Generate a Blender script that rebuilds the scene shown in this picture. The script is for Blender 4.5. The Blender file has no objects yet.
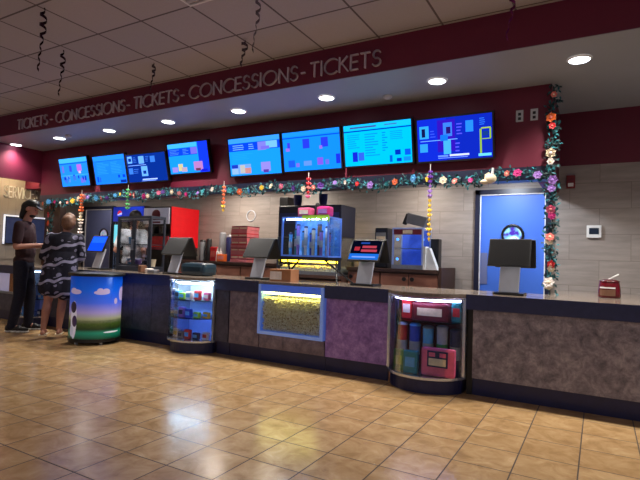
import bpy, bmesh, math, random
from mathutils import Vector, Matrix
random.seed(7)
S = bpy.context.scene
COL = S.collection
PI = math.pi

# ------------------------------------------------------------------ materials
def lin(c):
    def f(v):
        v /= 255.0
        return v/12.92 if v <= .04045 else ((v+.055)/1.055)**2.4
    return (f(c[0]), f(c[1]), f(c[2]), 1)

def new_mat(name):
    m = bpy.data.materials.new(name); m.use_nodes = True
    nt = m.node_tree
    return m, nt, nt.nodes['Principled BSDF']

def N(nt, t, **kw):
    n = nt.nodes.new(t)
    for k, v in kw.items():
        if k in n.inputs.keys(): n.inputs[k].default_value = v
        else: setattr(n, k, v)
    return n

def mixc(nt, fac, a, b, mode='MIX'):
    n = nt.nodes.new('ShaderNodeMix'); n.data_type = 'RGBA'; n.blend_type = mode
    for sock, v in ((n.inputs[0], fac), (n.inputs[6], a), (n.inputs[7], b)):
        if hasattr(v, 'is_linked') or isinstance(v, bpy.types.NodeSocket): nt.links.new(v, sock)
        else: sock.default_value = v
    return n.outputs[2]

def math_n(nt, op, a, b=None):
    n = nt.nodes.new('ShaderNodeMath'); n.operation = op
    for i, v in enumerate((a, b)):
        if v is None: continue
        if isinstance(v, bpy.types.NodeSocket): nt.links.new(v, n.inputs[i])
        else: n.inputs[i].default_value = v
    return n.outputs[0]

def ramp(nt, fac, stops):
    r = nt.nodes.new('ShaderNodeValToRGB'); e = r.color_ramp.elements
    while len(e) < len(stops): e.new(.5)
    for k, (p, c) in enumerate(stops):
        e[k].position = p; e[k].color = c
    nt.links.new(fac, r.inputs[0])
    return r.outputs[0]

def mat(name, c, rough=.5, metal=0, var=.1, scale=12, spec=.5, emit=None, es=0):
    m, nt, p = new_mat(name)
    c = lin(c)
    tc = N(nt, 'ShaderNodeTexCoord'); no = N(nt, 'ShaderNodeTexNoise', Scale=scale, Detail=3)
    nt.links.new(tc.outputs['Object'], no.inputs['Vector'])
    lo = tuple(v*(1-var) for v in c[:3])+(1,); hi = tuple(min(1, v*(1+var)) for v in c[:3])+(1,)
    nt.links.new(ramp(nt, no.outputs['Fac'], [(.3, lo), (.7, hi)]), p.inputs['Base Color'])
    p.inputs['Roughness'].default_value = rough; p.inputs['Metallic'].default_value = metal
    p.inputs['Specular IOR Level'].default_value = spec
    if emit:
        p.inputs['Emission Color'].default_value = lin(emit); p.inputs['Emission Strength'].default_value = es
    return m

def glow(name, c, s):
    m = bpy.data.materials.new(name); m.use_nodes = True
    nt = m.node_tree; nt.nodes.clear()
    e = N(nt, 'ShaderNodeEmission'); e.inputs[0].default_value = lin(c) if not name.startswith('screen') else (lin(c)[0], lin(c)[1], lin(c)[2]*1.7, 1); e.inputs[1].default_value = s
    o = N(nt, 'ShaderNodeOutputMaterial'); nt.links.new(e.outputs[0], o.inputs[0])
    return m

def glass(name, tint=(255, 255, 255), refl=.05):
    m = bpy.data.materials.new(name); m.use_nodes = True
    nt = m.node_tree; nt.nodes.clear()
    t = N(nt, 'ShaderNodeBsdfTransparent'); t.inputs[0].default_value = lin(tint)
    g = N(nt, 'ShaderNodeBsdfGlossy'); g.inputs['Roughness'].default_value = .03
    f = N(nt, 'ShaderNodeFresnel', IOR=1.35)
    mx = N(nt, 'ShaderNodeMixShader'); o = N(nt, 'ShaderNodeOutputMaterial')
    nt.links.new(math_n(nt, 'MULTIPLY', f.outputs[0], refl*14), mx.inputs[0])
    nt.links.new(t.outputs[0], mx.inputs[1]); nt.links.new(g.outputs[0], mx.inputs[2]); nt.links.new(mx.outputs[0], o.inputs[0])
    return m

def floor_mat():
    m, nt, p = new_mat('tan stone floor tile')
    tc = N(nt, 'ShaderNodeTexCoord'); mp = N(nt, 'ShaderNodeMapping')
    mp.inputs['Location'].default_value = (.09, -1.968, 0)
    nt.links.new(tc.outputs['Object'], mp.inputs[0])
    b = N(nt, 'ShaderNodeTexBrick', offset=0, squash=1)
    for k, v in {'Scale': 1, 'Mortar Size': .0042, 'Mortar Smooth': .1, 'Brick Width': .3235, 'Row Height': .3235, 'Bias': 0}.items(): b.inputs[k].default_value = v
    b.inputs['Color1'].default_value = (0, 0, 0, 1); b.inputs['Color2'].default_value = (1, 1, 1, 1); b.inputs['Mortar'].default_value = (.5, .5, .5, 1)
    nt.links.new(mp.outputs[0], b.inputs['Vector'])
    n1 = N(nt, 'ShaderNodeTexNoise', Scale=7, Detail=9, Roughness=.62, Distortion=.7)
    # shift the marbling per tile so that veins break at the joints
    sh = N(nt, 'ShaderNodeVectorMath', operation='MULTIPLY_ADD')
    nt.links.new(b.outputs['Color'], sh.inputs[0]); sh.inputs[1].default_value = (3, 5, 0); nt.links.new(mp.outputs[0], sh.inputs[2])
    nt.links.new(sh.outputs[0], n1.inputs['Vector'])
    base = ramp(nt, n1.outputs['Fac'], [(.28, lin((150, 118, 82))), (.46, lin((175, 141, 98))), (.62, lin((191, 158, 114))), (.8, lin((209, 184, 144)))])
    base = mixc(nt, math_n(nt, 'MULTIPLY', b.outputs['Color'], .25), base, lin((146, 110, 68)))
    colr = mixc(nt, b.outputs['Fac'], base, lin((68, 50, 37)))
    nt.links.new(colr, p.inputs['Base Color'])
    rr = ramp(nt, n1.outputs['Fac'], [(.3, (.17, .17, .17, 1)), (.7, (.27, .27, .27, 1))])
    nt.links.new(mixc(nt, b.outputs['Fac'], rr, (.8, .8, .8, 1)), p.inputs['Roughness'])
    bp = N(nt, 'ShaderNodeBump', Strength=.25, Distance=.004)
    hgt = math_n(nt, 'SUBTRACT', math_n(nt, 'MULTIPLY', n1.outputs['Fac'], .4), b.outputs['Fac'])
    nt.links.new(hgt, bp.inputs['Height']); nt.links.new(bp.outputs[0], p.inputs['Normal'])
    return m

def ceiling_mat():
    m, nt, p = new_mat('grey ceiling tile grid')
    tc = N(nt, 'ShaderNodeTexCoord'); mp = N(nt, 'ShaderNodeMapping')
    mp.inputs['Location'].default_value = (1.83, -4.2, 0)
    nt.links.new(tc.outputs['Object'], mp.inputs[0])
    b = N(nt, 'ShaderNodeTexBrick', offset=0, squash=1)
    for k, v in {'Scale': 1, 'Mortar Size': .0095, 'Mortar Smooth': .0, 'Brick Width': .6045, 'Row Height': .6045, 'Bias': 0}.items(): b.inputs[k].default_value = v
    b.inputs['Color1'].default_value = lin((172, 168, 178)); b.inputs['Color2'].default_value = lin((180, 175, 185)); b.inputs['Mortar'].default_value = lin((92, 84, 90))
    nt.links.new(mp.outputs[0], b.inputs['Vector'])
    n1 = N(nt, 'ShaderNodeTexNoise', Scale=90, Detail=3)
    nt.links.new(mp.outputs[0], n1.inputs['Vector'])
    nt.links.new(mixc(nt, math_n(nt, 'MULTIPLY', n1.outputs['Fac'], .25), b.outputs['Color'], lin((120, 112, 118))), p.inputs['Base Color'])
    p.inputs['Roughness'].default_value = .9
    bp = N(nt, 'ShaderNodeBump', Strength=.5, Distance=.01); nt.links.new(math_n(nt, 'MULTIPLY', b.outputs['Fac'], -1), bp.inputs['Height']); nt.links.new(bp.outputs[0], p.inputs['Normal'])
    return m

def walltile_mat(c1, c2, name):
    m, nt, p = new_mat(name)
    tc = N(nt, 'ShaderNodeTexCoord'); sp = N(nt, 'ShaderNodeSeparateXYZ'); cb = N(nt, 'ShaderNodeCombineXYZ')
    nt.links.new(tc.outputs['Object'], sp.inputs[0]); nt.links.new(sp.outputs[0], cb.inputs[0]); nt.links.new(math_n(nt, 'SUBTRACT', sp.outputs[2], .065), cb.inputs[1])
    b = N(nt, 'ShaderNodeTexBrick', offset=.5, squash=1)
    for k, v in {'Scale': 1, 'Mortar Size': .003, 'Mortar Smooth': .1, 'Brick Width': .6, 'Row Height': .29, 'Bias': 0}.items(): b.inputs[k].default_value = v
    b.inputs['Color1'].default_value = (0, 0, 0, 1); b.inputs['Color2'].default_value = (1, 1, 1, 1); b.inputs['Mortar'].default_value = (.5, .5, .5, 1)
    nt.links.new(cb.outputs[0], b.inputs['Vector'])
    mp = N(nt, 'ShaderNodeMapping'); mp.inputs['Scale'].default_value = (1.3, 9, 1); nt.links.new(cb.outputs[0], mp.inputs[0])
    sh = N(nt, 'ShaderNodeVectorMath', operation='MULTIPLY_ADD'); nt.links.new(b.outputs['Color'], sh.inputs[0]); sh.inputs[1].default_value = (4, 3, 0); nt.links.new(mp.outputs[0], sh.inputs[2])
    n1 = N(nt, 'ShaderNodeTexNoise', Scale=1.6, Detail=6, Roughness=.6); nt.links.new(sh.outputs[0], n1.inputs['Vector'])
    base = ramp(nt, n1.outputs['Fac'], [(.3, lin(c1)), (.7, lin(c2))])
    nt.links.new(mixc(nt, b.outputs['Fac'], base, lin((122, 112, 106))), p.inputs['Base Color'])
    p.inputs['Roughness'].default_value = .45
    return m

def laminate(name, c1, c2, c3, rough=.42):
    m, nt, p = new_mat(name)
    tc = N(nt, 'ShaderNodeTexCoord')
    n1 = N(nt, 'ShaderNodeTexNoise', Scale=11, Detail=9, Roughness=.75, Distortion=.35); nt.links.new(tc.outputs['Object'], n1.inputs['Vector'])
    n2 = N(nt, 'ShaderNodeTexVoronoi', Scale=26); nt.links.new(tc.outputs['Object'], n2.inputs['Vector'])
    a = ramp(nt, n1.outputs['Fac'], [(.32, lin(c1)), (.5, lin(c2)), (.68, lin(c3))])
    k = ramp(nt, n2.outputs['Distance'], [(.0, (1, 1, 1, 1)), (.28, (0, 0, 0, 1))])
    nt.links.new(mixc(nt, math_n(nt, 'MULTIPLY', k, .35), a, lin(c1)), p.inputs['Base Color'])
    p.inputs['Roughness'].default_value = rough
    return m

def podium_mat():
    """printed wrap: blue sky, two clouds, skyline, green field"""
    m, nt, p = new_mat('printed landscape wrap')
    uv = N(nt, 'ShaderNodeUVMap'); uv.uv_map = 'wrap'
    sp = N(nt, 'ShaderNodeSeparateXYZ'); nt.links.new(uv.outputs[0], sp.inputs[0])
    u, v = sp.outputs[0], sp.outputs[1]
    sky = ramp(nt, v, [(0, lin((10, 60, 40))), (.1, lin((20, 120, 95))), (.16, lin((30, 50, 20))), (.24, lin((70, 90, 25))), (.33, lin((150, 150, 120))), (.42, lin((150, 135, 190))), (.58, lin((60, 95, 215))), (.78, lin((10, 90, 212))), (1, lin((0, 70, 190)))])
    def blob(cx, cy, rx, ry):
        a = math_n(nt, 'POWER', math_n(nt, 'DIVIDE', math_n(nt, 'SUBTRACT', u, cx), rx), 2)
        b = math_n(nt, 'POWER', math_n(nt, 'DIVIDE', math_n(nt, 'SUBTRACT', v, cy), ry), 2)
        return math_n(nt, 'LESS_THAN', math_n(nt, 'ADD', a, b), 1)
    outc = sky
    for cx, cy, rx, ry in ((.60, .745, .15, .035), (.57, .775, .06, .04), (.68, .765, .07, .045), (.12, .75, .10, .04), (.08, .77, .05, .04), (.98, .71, .05, .12), (.87, .60, .03, .05)):
        outc = mixc(nt, blob(cx, cy, rx, ry), outc, lin((178, 160, 196)))
    n1 = N(nt, 'ShaderNodeTexNoise', Scale=30, Detail=4); nt.links.new(uv.outputs[0], n1.inputs['Vector'])
    band = math_n(nt, 'MULTIPLY', math_n(nt, 'LESS_THAN', math_n(nt, 'ABSOLUTE', math_n(nt, 'SUBTRACT', v, .22)), .08), n1.outputs['Fac'])
    outc = mixc(nt, math_n(nt, 'MULTIPLY', band, .8), outc, lin((25, 40, 20)))
    for cx, cy, rx, ry, c in ((.1, .30, .055, .30, (190, 185, 200)), (.09, .5, .05, .09, (40, 30, 50)), (.115, .28, .045, .09, (50, 35, 70)), (.065, .12, .03, .09, (170, 170, 190)), (.80, .105, .14, .014, (205, 210, 215))):
        outc = mixc(nt, blob(cx, cy, rx, ry), outc, lin(c))
    nt.links.new(outc, p.inputs['Base Color']); p.inputs['Roughness'].default_value = .3
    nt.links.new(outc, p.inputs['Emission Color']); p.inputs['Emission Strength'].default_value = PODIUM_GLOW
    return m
PODIUM_GLOW = .38          # added glow that brightens the print

def cardigan_mat():
    m, nt, p = new_mat('navy cardigan knit with white bands')
    tc = N(nt, 'ShaderNodeTexCoord'); sp = N(nt, 'ShaderNodeSeparateXYZ'); nt.links.new(tc.outputs['Object'], sp.inputs[0])
    n1 = N(nt, 'ShaderNodeTexNoise', Scale=7, Detail=2); nt.links.new(tc.outputs['Object'], n1.inputs['Vector'])
    z = math_n(nt, 'ADD', sp.outputs[2], math_n(nt, 'MULTIPLY', math_n(nt, 'SINE', math_n(nt, 'MULTIPLY', sp.outputs[0], 34)), .012))
    z = math_n(nt, 'ADD', z, math_n(nt, 'MULTIPLY', n1.outputs['Fac'], .06))
    z = math_n(nt, 'ADD', z, math_n(nt, 'MULTIPLY', sp.outputs[0], -.22))
    fr = math_n(nt, 'FRACT', math_n(nt, 'MULTIPLY', z, 4.6))
    stripe = math_n(nt, 'LESS_THAN', math_n(nt, 'ABSOLUTE', math_n(nt, 'SUBTRACT', fr, .5)), .085)
    v = N(nt, 'ShaderNodeTexVoronoi', Scale=11); nt.links.new(tc.outputs['Object'], v.inputs['Vector'])
    dots = math_n(nt, 'MULTIPLY', math_n(nt, 'LESS_THAN', v.outputs['Distance'], .38), math_n(nt, 'GREATER_THAN', math_n(nt, 'ABSOLUTE', math_n(nt, 'SUBTRACT', fr, .5)), .2))
    c = mixc(nt, stripe, lin((18, 18, 36)), lin((150, 148, 175)))
    c = mixc(nt, math_n(nt, 'MULTIPLY', dots, .8), c, lin((140, 138, 165)))
    nt.links.new(c, p.inputs['Base Color']); p.inputs['Roughness'].default_value = .9
    return m

def popcorn_mat():
    m, nt, p = new_mat('popcorn kernels')
    tc = N(nt, 'ShaderNodeTexCoord'); n = N(nt, 'ShaderNodeTexNoise', Scale=45, Detail=2); nt.links.new(tc.outputs['Object'], n.inputs['Vector'])
    nt.links.new(ramp(nt, n.outputs['Fac'], [(.3, lin((140, 110, 60))), (.42, lin((225, 215, 180))), (.7, lin((252, 250, 235)))]), p.inputs['Base Color'])
    p.inputs['Roughness'].default_value = .8
    return m

M = {}
M['floor'] = floor_mat(); M['ceil'] = ceiling_mat()
M['tile'] = walltile_mat((134, 126, 121), (160, 150, 144), 'beige stone wall tile')
M['red'] = mat('dark red wall paint', (98, 14, 42), .55, var=.06, scale=3)
M['fascia'] = mat('burgundy fascia paint', (108, 20, 52), .6, var=.05, scale=3)
M['soffit'] = mat('grey soffit paint', (150, 156, 166), .5, var=.04, scale=2)
M['navy'] = mat('dark navy trim', (26, 30, 52), .35, var=.1)
M['toe'] = mat('dark navy toe kick', (18, 24, 74), .4, var=.15)
M['top'] = mat('polished stone worktop', (120, 108, 98), .12, var=.25, scale=40)
M['band'] = mat('dark navy worktop edge', (42, 46, 86), .3, var=.12, scale=20)
M['lamg'] = laminate('mottled grey mauve laminate', (80, 76, 90), (132, 126, 140), (176, 170, 182))
M['lamp'] = laminate('mottled laminate with purple light', (92, 64, 136), (138, 106, 186), (176, 146, 214))  # purple light on the centre panel is put into the laminate colour
M['lamd'] = laminate('mottled dusky mauve laminate', (70, 62, 80), (104, 94, 112), (136, 124, 140))
M['lamk'] = laminate('dark slate laminate', (36, 38, 60), (58, 60, 86), (78, 78, 104))
M['black'] = mat('black plastic', (14, 14, 17), .35, var=.2)
M['blackm'] = mat('matte black plastic', (6, 6, 8), .45, var=.2)
M['steel'] = mat('brushed steel', (150, 155, 165), .3, .9, var=.08, scale=30)
M['dsteel'] = mat('dark steel frame', (62, 68, 82), .35, .7, var=.1, scale=30)
M['grey'] = mat('grey stand metal', (196, 202, 216), .4, .1, var=.05)
M['lgrey'] = mat('light grey plastic', (185, 186, 190), .45, var=.05)
M['white'] = mat('white plastic', (225, 225, 225), .4, var=.04)
M['brown'] = mat('brown wood laminate', (146, 98, 82), .5, var=.18, scale=6)
M['dbrown'] = mat('dark brown wood laminate', (62, 40, 34), .5, var=.18, scale=6)
M['blue'] = mat('blue door paint with blue light', (66, 112, 214), .45, var=.04, scale=3)  # blue light falling on the right door is mixed into its paint colour
M['bluegrey'] = mat('blue grey door paint', (104, 112, 156), .5, var=.05, scale=3)
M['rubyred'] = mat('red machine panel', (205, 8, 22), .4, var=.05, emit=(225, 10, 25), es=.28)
M['cloth_maroon'] = mat('maroon tee cloth', (44, 20, 26), .9, var=.2, scale=20)
M['jeans'] = mat('dark denim', (22, 26, 46), .9, var=.25, scale=40)
M['skin'] = mat('skin', (176, 124, 106), .55, var=.06)
M['hairb'] = mat('dark hair', (16, 12, 12), .6, var=.3, scale=60)
M['hairl'] = mat('light brown hair', (112, 78, 58), .6, var=.4, scale=50)
M['wtee'] = mat('white tee cloth', (205, 205, 212), .85, var=.06)
M['glass'] = glass('clear glass', (245, 250, 255))
M['glassb'] = glass('blue tinted glass', (190, 215, 255), .07)
M['popcorn'] = popcorn_mat()
M['leaf'] = mat('teal garland leaf', (18, 98, 106), .7, var=.5, scale=14)
M['leafd'] = mat('dark green garland leaf', (14, 50, 52), .7, var=.5, scale=14)
M['card'] = mat('brown cardboard', (165, 112, 76), .8, var=.1)
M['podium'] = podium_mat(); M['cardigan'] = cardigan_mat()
M['cladding'] = mat('grey wall cladding', (152, 145, 138), .5, var=.08, scale=3)
M['tubew'] = glow('white tube light', (225, 240, 255), 5)
M['tubey'] = glow('yellow tube light', (255, 232, 110), 34)
M['disc'] = glow('downlight lens', (245, 248, 255), 9)
M['cyan_glow'] = glow('cyan lightbox', (120, 225, 245), 1.0)
COLS = {'red': (200, 30, 40), 'pink': (214, 92, 134), 'orange': (226, 104, 40), 'yellow': (230, 190, 50), 'white': (225, 215, 210), 'cream': (222, 205, 175), 'lilac': (150, 110, 190), 'teal': (20, 130, 140), 'green': (50, 140, 70), 'blue': (40, 70, 190), 'navy': (26, 32, 80), 'magenta': (190, 30, 120), 'purple': (90, 40, 140), 'sky': (90, 170, 225), 'salmon': (215, 110, 100), 'black': (16, 16, 20), 'grey': (120, 122, 128), 'silver': (170, 172, 178), 'lime': (140, 190, 60), 'brown': (110, 74, 54), 'rose': (205, 120, 125), 'crimson': (110, 22, 40)}
def P(c):
    k = 'c_'+c
    if k not in M: M[k] = mat(c+' coloured surface', COLS[c], .5, var=.14, scale=18)
    return M[k]

# ------------------------------------------------------------------ mesh builder
class B:
    """collects shapes with material slots; build() links them as ONE mesh object"""
    def __init__(s): s.v = []; s.f = []; s.mi = []; s.cur = 0; s.sm = []
    def add(s, vs, fs, smooth=False):
        o = len(s.v); s.v += [tuple(v) for v in vs]
        for f in fs: s.f.append(tuple(i+o for i in f)); s.mi.append(s.cur); s.sm.append(smooth)
        return s
    def slot(s, k): s.cur = k; return s
    def box(s, x0, x1, y0, y1, z0, z1, bev=0):
        if bev > 0:
            bm = bmesh.new(); bmesh.ops.create_cube(bm, size=1)
            for v in bm.verts: v.co = Vector(((x0+x1)/2+v.co.x*(x1-x0), (y0+y1)/2+v.co.y*(y1-y0), (z0+z1)/2+v.co.z*(z1-z0)))
            bmesh.ops.bevel(bm, geom=list(bm.edges), offset=bev, segments=2, affect='EDGES', profile=.6)
            bm.verts.index_update()
            s.add([v.co[:] for v in bm.verts], [[v.index for v in f.verts] for f in bm.faces]); bm.free(); return s
        return s.add([(x0, y0, z0), (x1, y0, z0), (x1, y1, z0), (x0, y1, z0), (x0, y0, z1), (x1, y0, z1), (x1, y1, z1), (x0, y1, z1)],
                     [(3, 2, 1, 0), (4, 5, 6, 7), (0, 1, 5, 4), (1, 2, 6, 5), (2, 3, 7, 6), (3, 0, 4, 7)])
    def xf(s, n0, mx):
        for i in range(n0, len(s.v)): s.v[i] = tuple(mx @ Vector(s.v[i]))
        return s
    def n(s): return len(s.v)
    def cone(s, p0, p1, r0, r1=None, seg=12, caps=True):
        if r1 is None: r1 = r0
        p0 = Vector(p0); p1 = Vector(p1); d = (p1-p0).normalized()
        a = d.orthogonal().normalized(); b = d.cross(a); vs = []
        for p, r in ((p0, r0), (p1, r1)):
            for k in range(seg):
                t = 2*PI*k/seg; vs.append(p+a*math.cos(t)*r+b*math.sin(t)*r)
        fs = [(k, (k+1) % seg, seg+(k+1) % seg, seg+k) for k in range(seg)]
        s.add(vs, fs, True)
        if caps: s.add(vs, [tuple(range(seg-1, -1, -1)), tuple(range(seg, 2*seg))])
        return s
    def tube(s, pts, r, seg=6):
        for a, b in zip(pts, pts[1:]): s.cone(a, b, r, r, seg)
        return s
    def ell(s, c, r, seg=14, rings=9, mx=None):
        vs = []; fs = []
        c = Vector(c); r = Vector(r) if not isinstance(r, (int, float)) else Vector((r, r, r))
        for i in range(rings+1):
            th = PI*i/rings
            for k in range(seg):
                ph = 2*PI*k/seg; q = Vector((r.x*math.sin(th)*math.cos(ph), r.y*math.sin(th)*math.sin(ph), r.z*math.cos(th)))
                if mx: q = mx @ q
                vs.append(c+q)
        for i in range(rings):
            for k in range(seg): fs.append((i*seg+k, (i+1)*seg+k, (i+1)*seg+(k+1) % seg, i*seg+(k+1) % seg))
        return s.add(vs, fs, True)
    def cap(s, p0, p1, r0, r1=None, seg=12):       # tapered capsule
        r1 = r0 if r1 is None else r1
        s.ell(p0, r0, seg, 7); s.ell(p1, r1, seg, 7); return s.cone(p0, p1, r0, r1, seg)
    def lathe(s, prof, c=(0, 0, 0), seg=20):
        vs = []; fs = []
        for r, z in prof:
            for k in range(seg): vs.append((c[0]+r*math.cos(2*PI*k/seg), c[1]+r*math.sin(2*PI*k/seg), c[2]+z))
        for i in range(len(prof)-1):
            for k in range(seg): fs.append((i*seg+k, i*seg+(k+1) % seg, (i+1)*seg+(k+1) % seg, (i+1)*seg+k))
        s.add(vs, fs, True)
        return s.add(vs, [tuple(range(seg-1, -1, -1)), tuple(range(len(vs)-seg, len(vs)))])
    def prism(s, poly, z0, z1):                     # outline in xy, ccw
        n = len(poly); vs = [(x, y, z0) for x, y in poly]+[(x, y, z1) for x, y in poly]
        return s.add(vs, [tuple(range(n-1, -1, -1)), tuple(range(n, 2*n))]+[(k, (k+1) % n, n+(k+1) % n, n+k) for k in range(n)])
    def build(s, name, mats, parent=None, smooth=None, rel=True):
        me = bpy.data.meshes.new(name)
        off = Vector((0, 0, 0))
        if parent is not None and rel:
            q = parent
            while q is not None: off += q.location; q = q.parent
        me.from_pydata([tuple(Vector(v)-off) for v in s.v], [], s.f)
        ms = mats if isinstance(mats, (list, tuple)) else [mats]
        for m in ms: me.materials.append(m)
        for p, i, k in zip(me.polygons, s.mi, s.sm): p.material_index = min(i, len(ms)-1); p.use_smooth = k if smooth is None else smooth
        me.validate(); me.update()
        o = bpy.data.objects.new(name, me); COL.objects.link(o)
        if parent is not None: o.parent = parent
        return o

def tag(o, label, cat, group=None):
    o['label'] = label; o['category'] = cat
    if group: o['group'] = group
    return o
def thing(name, label, cat, loc, group=None, rz=0):
    o = bpy.data.objects.new(name, None); COL.objects.link(o); o.empty_display_size = .1
    o.location = loc; o.rotation_euler.z = rz
    return tag(o, label, cat, group)
def struct(o):
    o['kind'] = 'structure'; return o
def move_origin(o):
    """put the origin of a one-mesh thing at its base"""
    me = o.data; xs = [v.co for v in me.vertices]
    c = Vector(((min(v.x for v in xs)+max(v.x for v in xs))/2, (min(v.y for v in xs)+max(v.y for v in xs))/2, min(v.z for v in xs)))
    me.transform(Matrix.Translation(-c)); o.location = c; return o
def one(b, name, mats, label, cat, group=None):
    return tag(move_origin(b.build(name, mats)), label, cat, group)

# ------------------------------------------------------------------ room shell
X0, X1 = -9.3, 4.5
YC, YF, YH, YW = 4.43, 4.24, 5.2, 6.3       # counter face, fascia, header face, back wall
struct(B().box(-12, 6, -4, YW+.2, -.1, 0).build('floor', M['floor']))
struct(B().box(-12, 6, -4, YF, 3.25, 3.35).build('ceiling', M['ceil']))
struct(B().box(-12, 6, YF, YF+.12, 2.926, 3.35).build('wall_fascia', M['fascia']))
struct(B().box(-12, 6, YF, YW+.2, 2.92, 2.925).box(-12, 6, YF+.121, YW+.2, 2.925, 3.0).build('ceiling_soffit', M['soffit']))
struct(B().box(X0-.1, 6, YW, YW+.15, 0, 2.305).build('wall_back', M['tile']))
struct(B().box(-.416, 6, YW+.003, YW+.15, 2.305, 2.92).build('wall_back_upper', M['red']))
struct(B().box(-8.79, -.416, YH, YH+.14, 2.115, 2.92).build('wall_header', M['red']))
struct(B().box(-8.79, -.416, YH-.012, YH+.14, 1.985, 2.115).build('trim_1', M['navy']))
struct(B().box(-.55, -.416, YH+.14, YW, 2.0, 2.92).build('wall_header_end', M['red']))
struct(B().box(-8.79, -.55, YH+.14, YW, 2.22, 2.3).build('ceiling_service', M['soffit']))
struct(B().box(X0-.12, X0, -4, YW, 0, 2.92).build('wall_left', M['cladding']))
struct(B().box(-8.85, -8.79, -1, YH, 2.34, 2.92).build('wall_bulkhead', M['fascia']))
struct(B().box(X0, -8.85, -1, YH, 2.55, 2.92).build('wall_bulkhead_recess', M['soffit']))
struct(B().box(X0, -8.79, YH, YW, 2.25, 2.92).build('wall_bulkhead_corner', M['fascia']))
struct(B().box(X0, -8.78, YH+.38, YH+.5, 0, 2.25).build('trim_2', M['dbrown']))
# wood strips of the left wall
b = B()
for k in range(34): b.box(X0, X0+.012, 1.0+k*.135, 1.0+k*.135+.133, .95, 2.54)
struct(b.build('trim_3', M['cladding']))
# cove light under the bulkhead
struct(B().box(-8.885, -8.852, 1.2, YH-.02, 2.42, 2.46).build('trim_4', glow('cove strip', (255, 225, 170), 40)))

def door(name, x0, x1, z1, m, yw, ring):
    d = struct(B().box(x0, x1, yw-.035, yw-.001, 0, z1).build(name, m))
    f = .05
    B().box(x0-.07, x0-.012, yw-.06, yw, 0, z1+.07).box(x1+.012, x1+.07, yw-.06, yw, 0, z1+.07).box(x0-.07, x1+.07, yw-.06, yw, z1+.012, z1+.07).build('door_frame', M['navy'], d)
    B().box(x0-.012, x0, yw-.055, yw, 0, z1+.012).box(x1, x1+.012, yw-.055, yw, 0, z1+.012).box(x0-.012, x1+.012, yw-.055, yw, z1, z1+.012).build('highlight_strip', M['white'], d)  # white strip models the bright highlight along the door frame
    cx, cz, r = ring
    bb = B(); n = 28
    for k in range(n):
        a0, a1 = 2*PI*k/n, 2*PI*(k+1)/n
        bb.cone((cx+r*math.cos(a0), yw-.045, cz+r*math.sin(a0)), (cx+r*math.cos(a1), yw-.045, cz+r*math.sin(a1)), .016, .016, 6)
    w = bb.build('porthole_frame', M['black'], d)
    g = B().cone((cx, yw-.04, cz), (cx, yw-.036, cz), r, r, 28)
    mm, nt, p = new_mat('porthole pane '+name)
    tc = N(nt, 'ShaderNodeTexCoord'); nz = N(nt, 'ShaderNodeTexNoise', Scale=9, Detail=2); nt.links.new(tc.outputs['Object'], nz.inputs['Vector'])
    cc = ramp(nt, nz.outputs['Fac'], [(.38, lin((70, 40, 160))), (.48, lin((120, 190, 225))), (.56, lin((210, 220, 240))), (.66, lin((150, 60, 190)))])
    nt.links.new(cc, p.inputs['Base Color']); nt.links.new(cc, p.inputs['Emission Color']); p.inputs['Emission Strength'].default_value = .35; p.inputs['Roughness'].default_value = .1
    g.build('porthole_pane', mm, w)
    return d
door('door_1', -1.275, -.555, 1.985, M['blue'], YW, (-.905, 1.50, .118))
door('door_2', -8.97, -8.2, 1.955, M['bluegrey'], YW, (-8.41, 1.46, .12))
B().box(-1.27, -1.19, YW-.042, YW-.034, .9, 1.28).build('push_plate', M['bluegrey'], bpy.data.objects['door_1'])

# ------------------------------------------------------------------ downlights and other ceiling fittings
DLX = [.55+.52, -.092*1.774, -.786*1.774, -1.482*1.774, -2.175*1.774, -2.852*1.774, -3.532*1.774, -4.208*1.774, -4.897*1.774]
names = ['just outside the frame', 'rightmost of the row, above the red pot end of the counter', 'second from the right, beyond the right end of the lettering', 'below the K of the right TICKETS', 'below the middle of the right CONCESSIONS', 'below the dash left of the right CONCESSIONS', 'below the left end of the middle TICKETS', 'third from the left, above the two leftmost menu screens', 'leftmost of the row, above the left bulkhead']
names[7] = 'second from the left in the row, left of the menu screens'
names[6] = 'third from the left in the row, below the left CONCESSIONS'
for x, nm in list(zip(DLX, names))[1:]:
    t = thing('downlight', 'round recessed soffit downlight, '+nm, 'ceiling light', (x, 4.67, 2.92), 'downlights along the soffit')
    bb = B(); n = 24
    for k in range(n):
        a0, a1 = 2*PI*k/n, 2*PI*(k+1)/n
        q = [(math.cos(a0), math.sin(a0)), (math.cos(a1), math.sin(a1))]
        bb.add([(x+.10*q[0][0], 4.67+.10*q[0][1], 2.919), (x+.10*q[1][0], 4.67+.10*q[1][1], 2.919), (x+.084*q[1][0], 4.67+.084*q[1][1], 2.908), (x+.084*q[0][0], 4.67+.084*q[0][1], 2.908)], [(0, 1, 2, 3)])
    bb.build('trim_ring', M['white'], t)
    B().cone((x, 4.67, 2.9185), (x, 4.67, 2.911), .084, .082, 24).build('lens', M['disc'], t)
for x in DLX:
    l = bpy.data.lights.new('downlight_lamp', 'SPOT'); l.energy = 250*(.35 if x < -8 else 1); l.spot_size = math.radians(128); l.spot_blend = 1; l.shadow_soft_size = .08; l.color = (1, .93, .84)
    o = bpy.data.objects.new('downlight_lamp', l); COL.objects.link(o); o.location = (x, 4.67, 2.9)
for (x, y, nm) in ((-2.0, 4.9, 'right of the downlight under the right TICKETS'), (-7.15, 4.62, 'between the two leftmost downlights')):
    one(B().lathe([(.05, .0), (.05, -.012), (.032, -.03), (.012, -.034)], (x, y, 2.919)), 'smoke_detector', M['lgrey'], 'small white disc detector on the soffit '+nm, 'detector')
t = thing('air_vent', 'pale square air vent set in the grey tiled ceiling', 'vent', (-2.74, 2.69, 3.25))
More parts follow.
